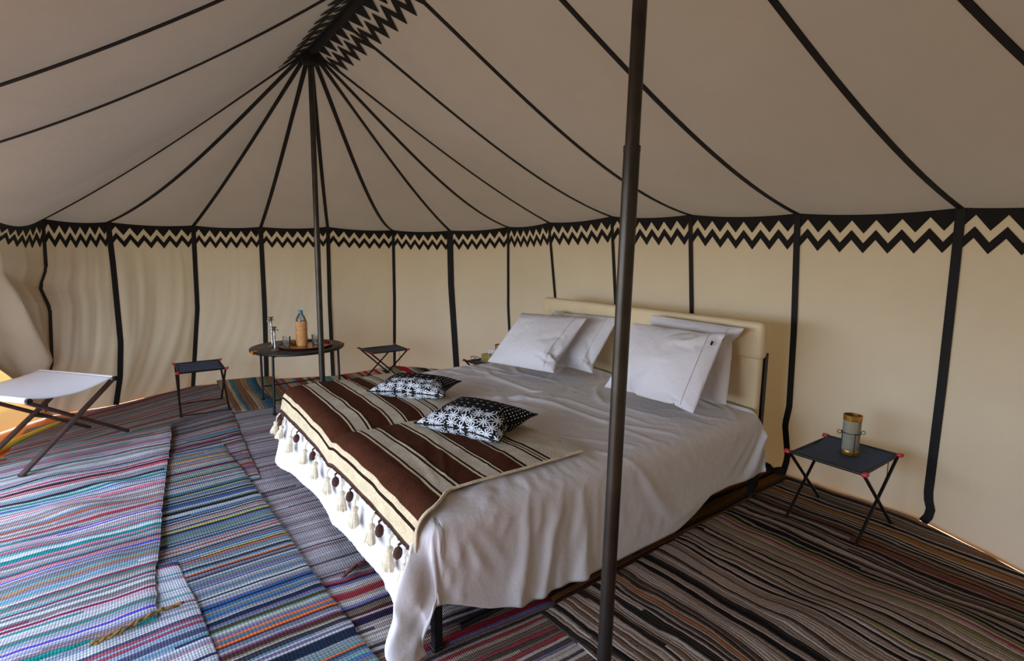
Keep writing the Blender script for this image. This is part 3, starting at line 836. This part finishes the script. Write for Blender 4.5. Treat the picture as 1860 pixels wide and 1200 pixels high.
# two ramps (32 stop limit is enough for one)
col = M.ramp(fac, [(max(0, (b-.60)/.90), c) for b, c in bounds], 'CONSTANT')
fz = M.noise(M.comb(M.math('MULTIPLY', s_[0], 90), M.math('MULTIPLY', s_[1], 130)), 1, 4, .75)
fleck = M.math('GREATER_THAN', M.noise(M.comb(M.math('MULTIPLY', s_[0], 210), M.math('MULTIPLY', s_[1], 260), 4), 1, 2, .6), .70)
fz2 = M.noise(M.comb(M.math('MULTIPLY', s_[0], 14), M.math('MULTIPLY', s_[1], 16)), 1, 3, .6)
k = M.math('MULTIPLY', M.math('MULTIPLY_ADD', fz, 1.3, .35), M.math('MULTIPLY_ADD', fz2, .7, .65))
col = M.mix(1, col, _gray(M, k), 'MULTIPLY')
col = M.mix(M.math('MULTIPLY', fleck, .30), col, lin((142, 104, 76)))
M.l(col, M.b.inputs['Base Color']); M.b.inputs['Roughness'].default_value = 1; M.b.inputs['Specular IOR Level'].default_value = .05
M.l(M.bump(M.math('ADD', fz, M.math('MULTIPLY', wv, .5)), .6, .006), M.b.inputs['Normal'])
m_blanket = M.m
bk = MB(); bk.grid(150, 110, blk, lambda u, v: (u*1.95, BY0+(BY1-BY0)*v))
blo = bk.build('blanket', m_blanket, None, angle=180); thicken(blo, .009, 0)
tag(blo, 'brown and cream striped wool blanket with tassels across the bed foot', 'blanket')
# hem cord along the side edge and the head edge, beads along the tasselled edge
tr = MB()
tr.tube([blk(1, v/60)+Vector((0, 0, .002)) for v in range(61)], .006, 6)
tr.tube([blk(u/60, 1) for u in range(61)], .005, 6)
tr.build('edge_binding', m_creamwool, blo)
bd = MB(); N = 150
for k in range(N):
    p = blk((k+.5)/N, 0); j = Vector((0, -.004+.005*nz(k*1.7, 1), .004*nz(k*2.1, 5)))
    bd.add(*(lambda c, r: ([c+Vector(q)*r for q in ((1, 0, 0), (-1, 0, 0), (0, 1, 0), (0, -1, 0), (0, 0, 1), (0, 0, -1))], [(0, 2, 4), (2, 1, 4), (1, 3, 4), (3, 0, 4), (2, 0, 5), (1, 2, 5), (3, 1, 5), (0, 3, 5)]))(p+j, .0085))
tag(bd.build('bead_edging', m_brownwool, blo), kind='stuff')
def tassel(x, brown, ln, k):
    u = (x+3.50)/(blanket_x1(BY0)+3.50)
    a = blk(u, 0)
    rz_ = random.Random(k)
    sway = Vector((rz_.uniform(-.02, .02), -.006, 0))
    fl2 = foot_flare(min(max(x, XA), XB))
    def down(L, out=.0): return a+Vector((0, -fl2*L-.012-out, -L))+sway*(L/.1)
    c = m_brownwool if brown else m_creamwool
    L0 = .022 if brown else ln*.42
    o = empty('tassel', tuple(a)); o.parent = blo
    loc = lambda p: p-a
    cordm = MB(); cordm.tube([loc(a), loc(down(L0*.5, .004)), loc(down(L0))], .0032, 6); cordm.tube([loc(a+Vector((.012, 0, 0))), loc(down(L0*.6, .002)), loc(down(L0))], .0028, 6)
    cordm.build('cord', m_creamwool if not brown else m_brownwool, o)
    LB = .045 if brown else ln*.62
    p0 = down(L0); ax = (down(L0+LB)-p0).normalized()
    hd = MB(); prof = [(.007, 0), (.014, .006), (.015, .014), (.011, .020)] if not brown else [(.006, 0), (.014, .008), (.017, .022), (.015, .036), (.008, .045)]
    pts = [p0+ax*z for r, z in prof]; hd.tube([loc(p) for p in pts], [r for r, z in prof], 10)
    if brown:
        hd.build('pompom', m_brownwool, o)
    else:
        hd.build('knot', m_creamwool, o)
        sk = MB(); q0 = p0+ax*.018; n_ = 26
        for j in range(n_):
            an = 2*pi*j/n_+rz_.random()*.2; rr = .026+.012*rz_.random()
            rad = Vector((cos(an), sin(an)*.55, 0))
            e = q0+ax*(LB-.018)*(.9+.15*rz_.random())+rad*rr
            sk.tube([loc(q0+rad*.006), loc(q0.lerp(e, .5)+rad*.004), loc(e)], [.0045, .0058, .0040], 5)
        sk.build('skirt', m_creamwool, o)
cx_ = [-3.43, -3.25, -3.06, -2.78, -2.60, -2.42, -2.20, -2.02, -1.83, -1.66, -1.53]
bx_ = [-3.47, -3.30, -2.96, -2.66, -2.30, -2.09, -1.77, -1.585]
for k, x in enumerate(cx_): tassel(x, False, .128+.02*((k*37) % 5-2)/4, k)
for k, x in enumerate(bx_): tassel(x, True, .06, 50+k)

# ------------------------------------------------------------------ pillows
def superpillow(w, h, t, seed, n=56, pinch=.10, wr=.010, exp_=.42):
    mb = MB(); vs = []; 
    def f(side):
        def g(u, v):
            a, b = u*2-1, v*2-1
            k = (max(0, (1-abs(a)**2.6))*max(0, (1-abs(b)**2.6)))**exp_
            pa = 1-pinch*(1-a*a)*0
            # sides draw inwards between the corners
            x = a*w/2*(1-pinch*.55*(1-b*b)*abs(a)**3); y = b*h/2*(1-pinch*.55*(1-a*a)*abs(b)**3)
            z = t/2*k
            # wrinkles run in from the corners and seams
            c = 0
            for (ca, cb) in ((1, 1), (1, -1), (-1, 1), (-1, -1)):
                dx, dy = a-ca, b-cb; r = sqrt(dx*dx+dy*dy); an = atan2(dy, dx)
                c += exp(-(r/.75)**2)*sst(r, .03, .3)*(ridge(nz(an*5+seed, r*.8, seed+ca+2*cb))**2-.35)
            c += .45*nz(a*2.2+seed, b*2.2, seed)+.3*ridge(nz(a*3+seed, b*1.6-a, seed*2))**3
            e = sst(1-abs(a), 0, .12)*sst(1-abs(b), 0, .12)
            z += wr*c*e
            return Vector((x, y, side*z))
        return g
    mb.grid(n, n, f(1)); mb.grid(n, n, f(-1), flip=True)
    return mb
def flange(w, h, seed):
    """the stitched outer edge of the case"""
    mb = MB(); return mb
def place3(o, BL, BR, TL, back=0):
    BL, BR, TL = Vector(BL), Vector(BR), Vector(TL)
    ex = (BR-BL).normalized(); ey = (TL-BL); ey = (ey-ex*ey.dot(ex)).normalized(); ez = ex.cross(ey)
    m_ = Matrix.Identity(4)
    c = BL+(BR-BL)/2+(TL-BL)/2
    for k_, v_ in enumerate((ex, ey, ez)):
        for j_ in range(3): m_[j_][k_] = v_[j_]
    for j_ in range(3): m_[j_][3] = c[j_]
    o.matrix_world = m_
    return o
def inflate(w, h, n, seed, press, frames, bend, slack):
    """two sheets sewn along the rim, blown up and left to crumple"""
    A, B, vs_, fs_ = {}, {}, [], []
    for j in range(n+1):
        for i in range(n+1):
            x, y = (i/n-.5)*w, (j/n-.5)*h; e = i in (0, n) or j in (0, n); z = .006+.004*nz(x*9+seed, y*9, seed)
            A[i, j] = len(vs_); vs_.append((x, y, 0 if e else z))
            if e: B[i, j] = A[i, j]
            else: B[i, j] = len(vs_); vs_.append((x, y, -z))
    for j in range(n):
        for i in range(n):
            fs_.append((A[i, j], A[i+1, j], A[i+1, j+1], A[i, j+1])); fs_.append((B[i, j], B[i, j+1], B[i+1, j+1], B[i+1, j]))
    me = bpy.data.meshes.new('case'); me.from_pydata(vs_, [], fs_)
    o = bpy.data.objects.new('case', me); COL.objects.link(o)
    co = settle(o, frames, None, quality=8, mass=.15, tension_stiffness=18, compression_stiffness=18, shear_stiffness=6, bending_stiffness=bend,
                use_pressure=True, uniform_pressure_force=press, shrink_min=slack, air_damping=2)
    bpy.data.objects.remove(o); co = co-co.mean(0)
    g = [np.array([[co[Q[i, j]] for i in range(n+1)] for j in range(n+1)]) for Q in (A, B)]
    return g
_G = SC.gravity.copy(); SC.gravity = (0, 0, -1.4)
PILLOW_A = inflate(.60, .50, 46, 8.7, 1.0, 56, .05, -.08)
PILLOW_B = inflate(.60, .50, 46, 5.4, 1.0, 56, .06, -.07)
CUSHION = inflate(.38, .32, 26, 4.4, 5, 45, .08, -.02)
SC.gravity = _G
def settled(G, n, w, h, sc):
    mb = MB(); n = len(G[0])-1; W1 = n+1
    for k in (0, 1):
        vs_ = [(p[0]*sc[0], p[1]*sc[1], p[2]*sc[2]) for p in G[k].reshape(-1, 3)]
        fs_ = [(j*W1+i, j*W1+i+1, (j+1)*W1+i+1, (j+1)*W1+i) for j in range(n) for i in range(n)]
        if k: fs_ = [f[::-1] for f in fs_]
        mb.add(vs_, fs_, [(i/n, j/n) for j in range(n+1) for i in range(n+1)])
    return mb, G
def pillow(BL, BR, TL, t, seed, label, tagmark=False, data=None, mir=1, vm=1):
    BL, BR, TL = Vector(BL), Vector(BR), Vector(TL)
    w = (BR-BL).length; h = (TL-BL).length
    mb_, G_ = settled(data, 50, w, h, (w/.60*mir, h/.51*vm, t/.19*mir*vm))
    o = mb_.build('pillow', m_pillow, None, angle=180, merge=.0008)
    q_ = o.modifiers.new('smooth', 'SUBSURF'); q_.levels = 1; q_.render_levels = 1
    place3(o, BL, BR, TL)
    tag(o, label, 'pillow', 'white pillows against the headboard')
    # hem line of the pillowcase flap, a raised seam across one end
    W2, H2 = w/2, h/2
    col_ = 40 if mir > 0 else 6
    side_ = 0 if mir*vm > 0 else 1
    sm = MB(); sm.tube([Vector((G_[side_][j][col_][0]*w/.60*mir, G_[side_][j][col_][1]*h/.51*vm, G_[side_][j][col_][2]*t/.19*mir*vm+.0015)) for j in range(2, 45)], .0022, 5)
    sm.build('case_seam', m_pillow, o)
    if tagmark:
        tgm = MB(); kx, ky = .90*W2, .66*H2; tgm.box((kx, ky, .032), (.007, .022, .010)); l_ = tgm.build('care_label', m_tape, o, smooth=False); l_['label'] = 'small dark care label'
    return o
pillow((-3.12, 2.40, .555), (-2.50, 2.45, .560), (-3.15, 2.66, .92), .15, 3.3, 'white pillow leaning on the headboard, rear one of the left pair', data=PILLOW_A, mir=-1)
pillow((-3.19, 2.08, .565), (-2.58, 2.16, .570), (-3.26, 2.44, .92), .17, 1.3, 'plump white pillow, front one of the left pair', data=PILLOW_B)
pillow((-2.20, 2.54, .555), (-1.60, 2.56, .560), (-2.16, 2.68, .985), .14, 5.3, 'white pillow leaning on the headboard, rear one of the right pair', data=PILLOW_B, mir=-1)
pillow((-2.15, 2.24, .565), (-1.56, 2.28, .570), (-2.19, 2.50, .945), .18, 7.3, 'plump white pillow with a dark label, front one of the right pair', True, data=PILLOW_A)

# ------------------------------------------------------------------ small black cushions
M = NT('black_palm_print'); uv = M.coord('UV'); s_ = M.sep(uv); U, V = s_[0], s_[1]
def cell(sc, rnd, sq=1):
    vo = M.n('TexVoronoi', voronoi_dimensions='2D', feature='F1'); vo.inputs['Randomness'].default_value = rnd; vo.inputs['Scale'].default_value = 1
    vec = M.comb(M.math('MULTIPLY', U, sc*1.2), M.math('MULTIPLY', V, sc*sq)); M.l(vec, vo.inputs['Vector'])
    p = M.sep(vo.outputs['Position']); q = M.sep(vec)
    fa = M.math('SUBTRACT', q[0], p[0]); fb = M.math('SUBTRACT', q[1], p[1])
    r = M.math('SQRT', M.math('ADD', M.math('MULTIPLY', fa, fa), M.math('MULTIPLY', fb, fb)))
    return r, M.math('ARCTAN2', fb, fa), fa, fb, M.wn(vo.outputs['Position'], '3D')
r, th, fa, fb, rr_ = cell(7, .55)
ray_ = M.math('POWER', M.math('ABSOLUTE', M.math('SINE', M.math('ADD', M.math('MULTIPLY', th, 4.5), M.math('MULTIPLY', rr_, 6)))), 1.6)
star = M.math('LESS_THAN', r, M.math('MULTIPLY_ADD', ray_, .50, .05))
r4, t4, a4, b4, q4 = cell(19, .9); star = M.math('MAXIMUM', star, M.math('LESS_THAN', r4, .17))
r2, t2, a2, b2, q2 = cell(10, .25); el = M.math('ADD', M.math('MULTIPLY', a2, a2), M.math('MULTIPLY', M.math('MULTIPLY', b2, b2), 4))
dot = M.math('LESS_THAN', el, .032)
r3, t3, a3, b3, q3 = cell(20, .2); dot3 = M.math('LESS_THAN', r3, .20)
jit = M.math('MULTIPLY', M.math('SUBTRACT', M.noise(M.comb(M.math('MULTIPLY', U, 7), M.math('MULTIPLY', V, 7)), 1, 2), .5), .25)
vj = M.math('ADD', V, M.math('ADD', jit, M.math('MULTIPLY', U, -.10)))
z1 = M.math('LESS_THAN', vj, .33); z3 = M.math('GREATER_THAN', M.math('ADD', U, jit), .74)
m1 = M.math('MAXIMUM', M.math('MULTIPLY', star, z1), M.math('MULTIPLY', dot, M.math('SUBTRACT', 1, z1)))
m1 = M.math('MAXIMUM', M.math('MULTIPLY', m1, M.math('SUBTRACT', 1, M.math('MULTIPLY', z3, M.math('SUBTRACT', 1, z1)))), M.math('MULTIPLY', dot3, M.math('MULTIPLY', z3, M.math('SUBTRACT', 1, z1))))
M.l(M.mix(m1, lin((13, 13, 15)), lin((206, 210, 214))), M.b.inputs['Base Color']); M.b.inputs['Roughness'].default_value = .85
M.b.inputs['Specular IOR Level'].default_value = .15
m_cush = M.m
def cushion(BL, BR, TL, t, seed, label):
    BL, BR, TL = Vector(BL), Vector(BR), Vector(TL)
    w, h = (BR-BL).length, (TL-BL).length
    mb_, G_ = settled(CUSHION, 26, w, h, (w/.37, h/.31, t/.163))
    o = mb_.build('cushion', m_cush, None, angle=180, merge=.0008)
    q_ = o.modifiers.new('smooth', 'SUBSURF'); q_.levels = 1; q_.render_levels = 1
    place3(o, BL, BR, TL)
    g0 = G_[0]; loop = [g0[0][i] for i in range(26)]+[g0[j][26] for j in range(26)]+[g0[26][26-i] for i in range(26)]+[g0[26-j][0] for j in range(27)]
    pp = MB(); pp.tube([(p[0]*w/.37, p[1]*h/.31, p[2]*t/.163) for p in loop], .0035, 6, cap=False); pp.build('piping', m_band, o)
    return tag(o, label, 'cushion', 'small black and white cushions on the blanket')
cushion((-2.86, 1.03, .575), (-2.50, 1.34, .575), (-3.07, 1.24, .60), .13, 2.1, 'small black cushion with white print, farther one near the left pillows')
cushion((-2.20, 1.00, .575), (-1.76, 1.19, .575), (-2.34, 1.33, .61), .15, 4.1, 'small black cushion with white star print, nearer one on the blanket')

# ------------------------------------------------------------------ folding stools
def stool(x0, x1, y0, y1, h, axis, label, group='navy folding camp stools'):
    """sling top on two rods, scissor legs; axis = the direction the legs open in"""
    cx, cy = (x0+x1)/2, (y0+y1)/2
    lx, ly = (x1-x0)/2, (y1-y0)/2
    o = empty('folding_stool', (cx, cy, .012), 0, label, 'stool', group)
    h = h-.012
    sw = (lambda a, b: (a, b)) if axis == 'y' else (lambda a, b: (b, a))
    A = ly if axis == 'y' else lx      # half extent along the scissor direction
    Bq = lx if axis == 'y' else ly     # half extent across it
    def P(s, c, z): 
        q = sw(c, s); return Vector((q[0], q[1], z))
    top = MB()
    top.grid(16, 16, lambda u, v: P((u*2-1)*A, (v*2-1)*Bq*.93, h-.012*(1-(u*2-1)**2)))
    t_ = top.build('seat', m_navy, o); thicken(t_, .003)
    for s in (-1, 1):
        MB().tube([P(s*A, -Bq*1.05, h-.001), P(s*A, Bq*1.05, h-.001)], .0075, 8).build('rod', m_alu, o)
        for c in (-1, 1):
            MB().tube([P(s*A*.98, c*Bq*.96, h-.004), P(-s*A*.98, c*(Bq*.96-.006*s), .006)], .0078, 8).build('leg', m_alu, o)
            MB().rbox(P(-s*A*.98, c*(Bq*.96-.006*s), .008), (.024, .024, .018), .004, 2).build('foot_cap', m_alu, o)
            rc = MB(); rc.rbox(P(s*A, c*Bq*1.0, h), (.026, .034, .014) if axis == 'y' else (.034, .026, .014), .004, 2)
            rc.tube([P(s*A, c*Bq*.98, h+.002), P(s*A*.99, c*Bq*1.08, h+.004)], .008, 8)
            rc.build('corner_clip', m_red, o)['label'] = 'red corner clip'
        MB().tube([P(s*A*.96, -Bq*.96, .012), P(s*A*.96, Bq*.96, .012)], .004, 6).build('floor_bar', m_alu, o)
    for c in (-1, 1):
        MB().tube([P(-A, c*Bq*.95, h-.006), P(A, c*Bq*.95, h-.006)], .005, 8).build('side_rail', m_alu, o)
        MB().rbox(P(0, c*Bq*.96, h*.5), (.018, .018, .018), .004, 2).build('pivot', m_alu, o)
    cdm = MB(); cdm.tube([P(A*.55, Bq*.9, h-.01), P(A*.58, Bq*.9, h*.7), P(A*.5, Bq*.85, h*.52), P(A*.1, Bq*.9, h*.5)], .0018, 5)
    cdm.build('cord', m_tape, o)
    return o
stool(-1.245, -.895, 2.625, 3.035, .385, 'y', 'navy folding camp stool with red clips holding the large lantern, right of the bed')
stool(-5.36, -4.93, .20, .555, .385, 'x', 'navy folding camp stool with red clips standing alone left of the round table')
stool(-5.22, -4.88, 1.80, 2.19, .385, 'y', 'navy folding camp stool with red clips between the round table and the bed')
stool(-4.14, -3.74, 2.42, 2.78, .375, 'y', 'navy folding camp stool at the far side of the bed, holding the tissue box')

# ------------------------------------------------------------------ white canvas folding seat at the left
ct = empty('folding_cot', (-4.55, -.50, .045), 0, 'white canvas folding seat with crossed dark wooden legs, at the left edge', 'cot')
def cl(x, y, z): return Vector((x+4.55, y+.50, z-.045))
rodd = Vector((-.36, -.30, 0))
TA, TB = Vector((-4.55, -.20, .48)), Vector((-4.13, -.60, .48))
FA, FB = Vector((-4.02, -.65, .060)), Vector((-4.65, -.15, .055))
off2 = Vector((-.26, -.235, 0))
def bar(a, b, w=.020, t=.013):
    m_ = MB(); m_.tube([cl(*a), cl(*b)], w, 8, flat=t/w); return m_
for k_, off in enumerate((Vector((0, 0, 0)), off2)):
    bar(TA+off*1.0-Vector((0, 0, .01)), FA+off).build('leg', m_wood, ct)
    bar(TB+off*1.0-Vector((0, 0, .01)), FB+off).build('leg', m_wood, ct)
X1 = Vector((-4.36, -.385, .27)); X1 = (TA+FA+TB+FB)/4
MB().tube([cl(*(X1)), cl(*(X1+off2))], .006, 8).build('cross_bar', m_iron, ct)
for T_ in (TA, TB):
    MB().tube([cl(*(T_+rodd*-.06)), cl(*(T_+rodd*1.5))], .013, 10).build('rod', m_wood, ct)
    MB().tube([cl(*(T_+rodd*-.075)), cl(*(T_+rodd*-.055))], .017, 10).build('end_cap', m_iron, ct)
sea = MB()
def cseat(u, v):
    a = TA+rodd*(-.03+1.5*v); b = TB+rodd*(-.03+1.5*v); p = a.lerp(b, u)
    p.z += .014-.045*4*u*(1-u)*(1-.4*v)
    return cl(*p)
sea.grid(20, 20, cseat); q_ = sea.build('seat', m_cotc, ct); thicken(q_, .003)
for T_ in (TA, TB):
    sl = MB(); sl.tube([cl(*(T_+rodd*(-.03)))+Vector((0, 0, 0)), cl(*(T_+rodd*1.46))], .019, 12); sl.build('seat_hem', m_cotc, ct)

# ------------------------------------------------------------------ round folding table
tb = empty('round_table', (-4.86, 1.12, .02), 0, 'dark round folding table with thin metal legs behind the foot of the bed', 'table')
TH = .53-.02
MB().lathe([(.0, -.012), (.383, -.012), (.388, -.008), (.388, .004), (.383, .008), (.0, .008)], 56, (0, 0, TH-.008)).build('tabletop', m_ttop, tb)
MB().lathe([(.389, -.012), (.392, -.008), (.392, .004), (.389, .008), (.386, .0)], 56, (0, 0, TH-.008), closed=True).build('rim', m_iron, tb)
legs = [((.26, -.26), (.29, -.28)), ((-.27, -.26), (-.25, -.27)), ((.25, .28), (.29, .27)), ((-.27, .27), (-.29, .27))]
for (a, b) in legs:
    l_ = MB(); l_.tube([(a[0], a[1], TH-.02), (b[0], b[1], .008)], .0105, 10); l_.lathe([(.0, -.003), (.014, -.003), (.016, .012), (.010, .02)], 12, (b[0], b[1], .0)); l_.build('leg', m_iron, tb)
for (a, b) in ((0, 2), (1, 3), (0, 1), (2, 3)):
    p, q = legs[a][1], legs[b][1]; MB().tube([(p[0], p[1], .12), (q[0], q[1], .12)], .0065, 8).build('stretcher', m_iron, tb)
MB().tube([(.26, -.26, TH-.03), (-.27, .27, TH-.03)], .007, 8).build('under_bar', m_iron, tb)
for an in (-78, 78):
    x, y = .389*cos(radians(an)), .389*sin(radians(an)); oc = MB()
    Rz = Matrix.Rotation(radians(an), 3, 'Z')
    oc.box((x*.97, y*.97, TH+.003), (.045, .03, .004), Rz); oc.box((x*1.015, y*1.015, TH-.009), (.005, .03, .028), Rz); oc.box((x*.97, y*.97, TH-.023), (.045, .03, .004), Rz)
    oc.build('strap_clip', m_orange, tb, smooth=False)['label'] = 'orange strap looped over the table edge'
TZ = .53
ty = empty('serving_tray', (-4.79, 1.17, TZ), 0, 'round dark lacquer tray with a gold inside on the round table', 'tray')
MB().lathe([(0, .001), (.205, .001), (.225, .010), (.232, .022), (.226, .024), (.218, .014), (.20, .007), (0, .007)], 48).build('tray_body', m_tray, ty)
MB().lathe([(0, .0072), (.195, .0072), (.195, .0085), (0, .0085)], 48).build('inlay', m_brass, ty)
# wicker-sleeved bottle
bt = empty('water_bottle', (-4.80, 1.145, TZ+.009), 0, 'plastic water bottle with blue cap in a tan leather sleeve, on the tray', 'bottle')
MB().lathe([(0, .001), (.042, .001), (.047, .012), (.049, .16), (.050, .218), (.047, .222), (.0445, .215), (.044, .012), (0, .008)], 28).build('sleeve', m_wick, bt)
MB().lathe([(.043, .02), (.044, .20), (.043, .235), (.032, .265), (.017, .288), (.0145, .292), (.0145, .302), (0, .302)], 28).build('bottle_body', m_pet, bt)
MB().lathe([(0, .290), (.0175, .290), (.0185, .296), (.0185, .313), (.0165, .317), (0, .317)], 20).build('cap', m_cap, bt)
sg = MB()
for k in range(4): sg.lathe([(.0495, 0), (.0510, .002), (.0495, .004)], 28, (0, 0, .14+k*.012), closed=True)
sg.build('stitched_band', m_wick, bt)
# glasses
def tumbler(x, y, z, label):
    o = MB().lathe([(0, .001), (.026, .001), (.030, .006), (.034, .085), (.0325, .085), (.0285, .010), (0, .007)], 28).build('drinking_glass', m_glass, None)
    o.location = (x, y, z); return tag(o, label, 'glass', 'drinking glasses on the tray')
tumbler(-4.86, 1.03, TZ+.009, 'clear drinking glass on the tray, left of the water bottle')
tumbler(-4.83, 1.27, TZ+.009, 'clear drinking glass on the tray, right of the water bottle')
gb = empty('trinket_box', (-4.92, 1.115, TZ+.009), .3, 'small olive gold box on the tray behind the water bottle', 'box')
MB().rbox((0, 0, .014), (.075, .055, .028), .004, 2).build('box_body', m_brass, gb); MB().rbox((0, 0, .032), (.079, .059, .009), .003, 2).build('lid', m_brass, gb)
rb = empty('ashtray', (-4.86, 1.37, TZ), .3, 'small dark red dish at the right of the round table', 'dish')
MB().lathe([(0, .001), (.03, .001), (.048, .02), (.045, .021), (.028, .006), (0, .005)], 24).build('dish_bowl', m_red, rb)
# palm-tree candlesticks
def candlestick(x, y, h, label):
    o = empty('candlestick', (x, y, TZ), 0, label, 'candlestick', 'silver candlesticks on the round table')
    MB().lathe([(0, .001), (.034, .001), (.036, .005), (.030, .010), (.014, .013), (.010, .022), (.0, .022)], 24).build('base', m_silver, o)
    st = MB(); pr = []
    nseg = 9
    for k in range(nseg): z = .02+(h-.06)*k/nseg; pr += [(.0075, z), (.0090, z+(h-.06)/nseg*.85)]
    st.lathe(pr+[(.006, h-.038)], 12); st.build('stem', m_silver, o)
    fr_ = MB()
    for k in range(9):
        a = 2*pi*k/9; d = Vector((cos(a), sin(a), 0)); s_v = Vector((-sin(a), cos(a), 0))
        ctr = [Vector((0, 0, h-.040)), d*.014+Vector((0, 0, h-.028)), d*.028+Vector((0, 0, h-.030)), d*.038+Vector((0, 0, h-.048))]
        wd = [.003, .007, .006, .001]; vs_ = []
        for c_, w_ in zip(ctr, wd): vs_ += [c_-s_v*w_, c_+s_v*w_, c_+s_v*w_-Vector((0, 0, .0025)), c_-s_v*w_-Vector((0, 0, .0025))]
        fs_ = [(i*4+q, i*4+(q+1) % 4, (i+1)*4+(q+1) % 4, (i+1)*4+q) for i in range(3) for q in range(4)]+[(3, 2, 1, 0), (12, 13, 14, 15)]
        fr_.add(vs_, fs_)
    fr_.build('palm_fronds', m_silver, o, smooth=False)
    MB().lathe([(.0, -.036), (.007, -.034), (.010, -.020), (.022, -.012), (.023, -.008), (.008, -.010), (.0, -.012)], 18, (0, 0, h)).build('candle_cup', m_silver, o)
    return o
candlestick(-4.93, .925, .275, 'tall tarnished silver candlestick with palm fronds, the higher one')
candlestick(-4.72, .905, .215, 'silver candlestick with palm fronds, the lower one nearer the table edge')

# ------------------------------------------------------------------ lanterns
def lantern(x, y, z, h, r, label, group='glass lanterns by the bed'):
    o = empty('candle_lantern', (x, y, z), .4, label, 'lantern', group)
    MB().lathe([(0, .001), (r*.98, .001), (r*1.02, .004), (r*1.02, h*.12), (r*1.0, h*.13), (0, h*.125)], 32).build('base_cup', m_brass, o)
    MB().lathe([(r*.95, h*.13), (r, h*.135), (r, h*.90), (r*.97, h*.90), (r*.97, h*.14), (r*.93, h*.135)], 36, closed=True).build('glass_cylinder', m_frost, o)
    MB().lathe([(r*.96, h*.87), (r*1.03, h*.87), (r*1.05, h*.89), (r*1.03, h*.93), (r*1.05, h*.96), (r*1.05, h*1.0), (r*.97, h*1.0), (r*.96, h*.9)], 36, closed=True).build('rim', m_brass, o)
    MB().lathe([(0, h*.17), (r*.62, h*.17), (r*.62, h*.38), (r*.55, h*.40), (0, h*.40)], 24).build('candle', m_wax, o)
    wr_ = MB(); rr = r*1.05
    ring = [(rr*cos(2*pi*k/32), rr*sin(2*pi*k/32), h*.56) for k in range(33)]
    wr_.tube(ring, .0018, 6, cap=False)
    for k in range(4):
        a = pi/2*k+.4; wr_.tube([(rr*cos(a), rr*sin(a), .002), (rr*cos(a), rr*sin(a), h*.58)], .0018, 6)
    wr_.build('wire_frame', m_iron, o)
    for k in (0, 1):
        a = .35+pi*k; c = Vector((cos(a), sin(a), 0)); hk = MB()
        hk.tube([c*rr+Vector((0, 0, h*.56))]+[c*(rr+.012)+Vector((0, 0, h*.56))+c*(.010*sin(t))+Vector((0, 0, .010*cos(t))) for t in [q*pi/4 for q in range(8)]], .0018, 6)
        hk.build('wire_hook', m_iron, o)
    return o
lantern(-1.06, 2.87, .376, .205, .040, 'frosted glass candle lantern with brass rim on the right stool')
lantern(-3.83, 2.60, .362, .19, .036, 'glass candle lantern with brass rim half hidden by the left pillows')
tx = empty('tissue_box', (-3.98, 2.60, .362), .15, 'gold ribbed tissue box with a white tissue, beyond the left pillows', 'box')
MB().rbox((0, 0, .042), (.115, .115, .080), .004, 2).build('carton', m_gold, tx)
rb_ = MB()
for k in range(4): rb_.rbox((0, 0, .016+k*.017), (.118, .118, .004), .0015, 1)
rb_.build('ribbing', m_gold, tx)
ts = MB(); ts.grid(10, 10, lambda u, v: Vector(((u-.5)*.05+.02*(v)*sin(u*7), (v-.5)*.02+.012*sin(u*9), .080+.05*v*(1-.5*abs(u-.5))+.008*sin(u*11))))
t2_ = ts.build('tissue', m_tissue, tx); thicken(t2_, .001)
sg_ = empty('eyeglasses', (-4.08, 2.50, .374), .3, 'small pair of dark red glasses beside the tissue box', 'glasses')
for s in (-1, 1):
    g_ = MB(); g_.tube([(s*.032+.022*cos(t), 0, .02+.016*sin(t)) for t in [2*pi*q/20 for q in range(21)]], .0025, 6, cap=False); g_.build('lens_rim', m_iron, sg_)
    MB().tube([(s*.055, 0, .028), (s*.058, .07, .022), (s*.056, .12, .002)], .0025, 6).build('temple_arm', m_red, sg_)
MB().tube([(-.010, 0, .024), (0, 0, .028), (.010, 0, .024)], .0025, 6).build('bridge', m_iron, sg_)
bpy.context.view_layer.update()
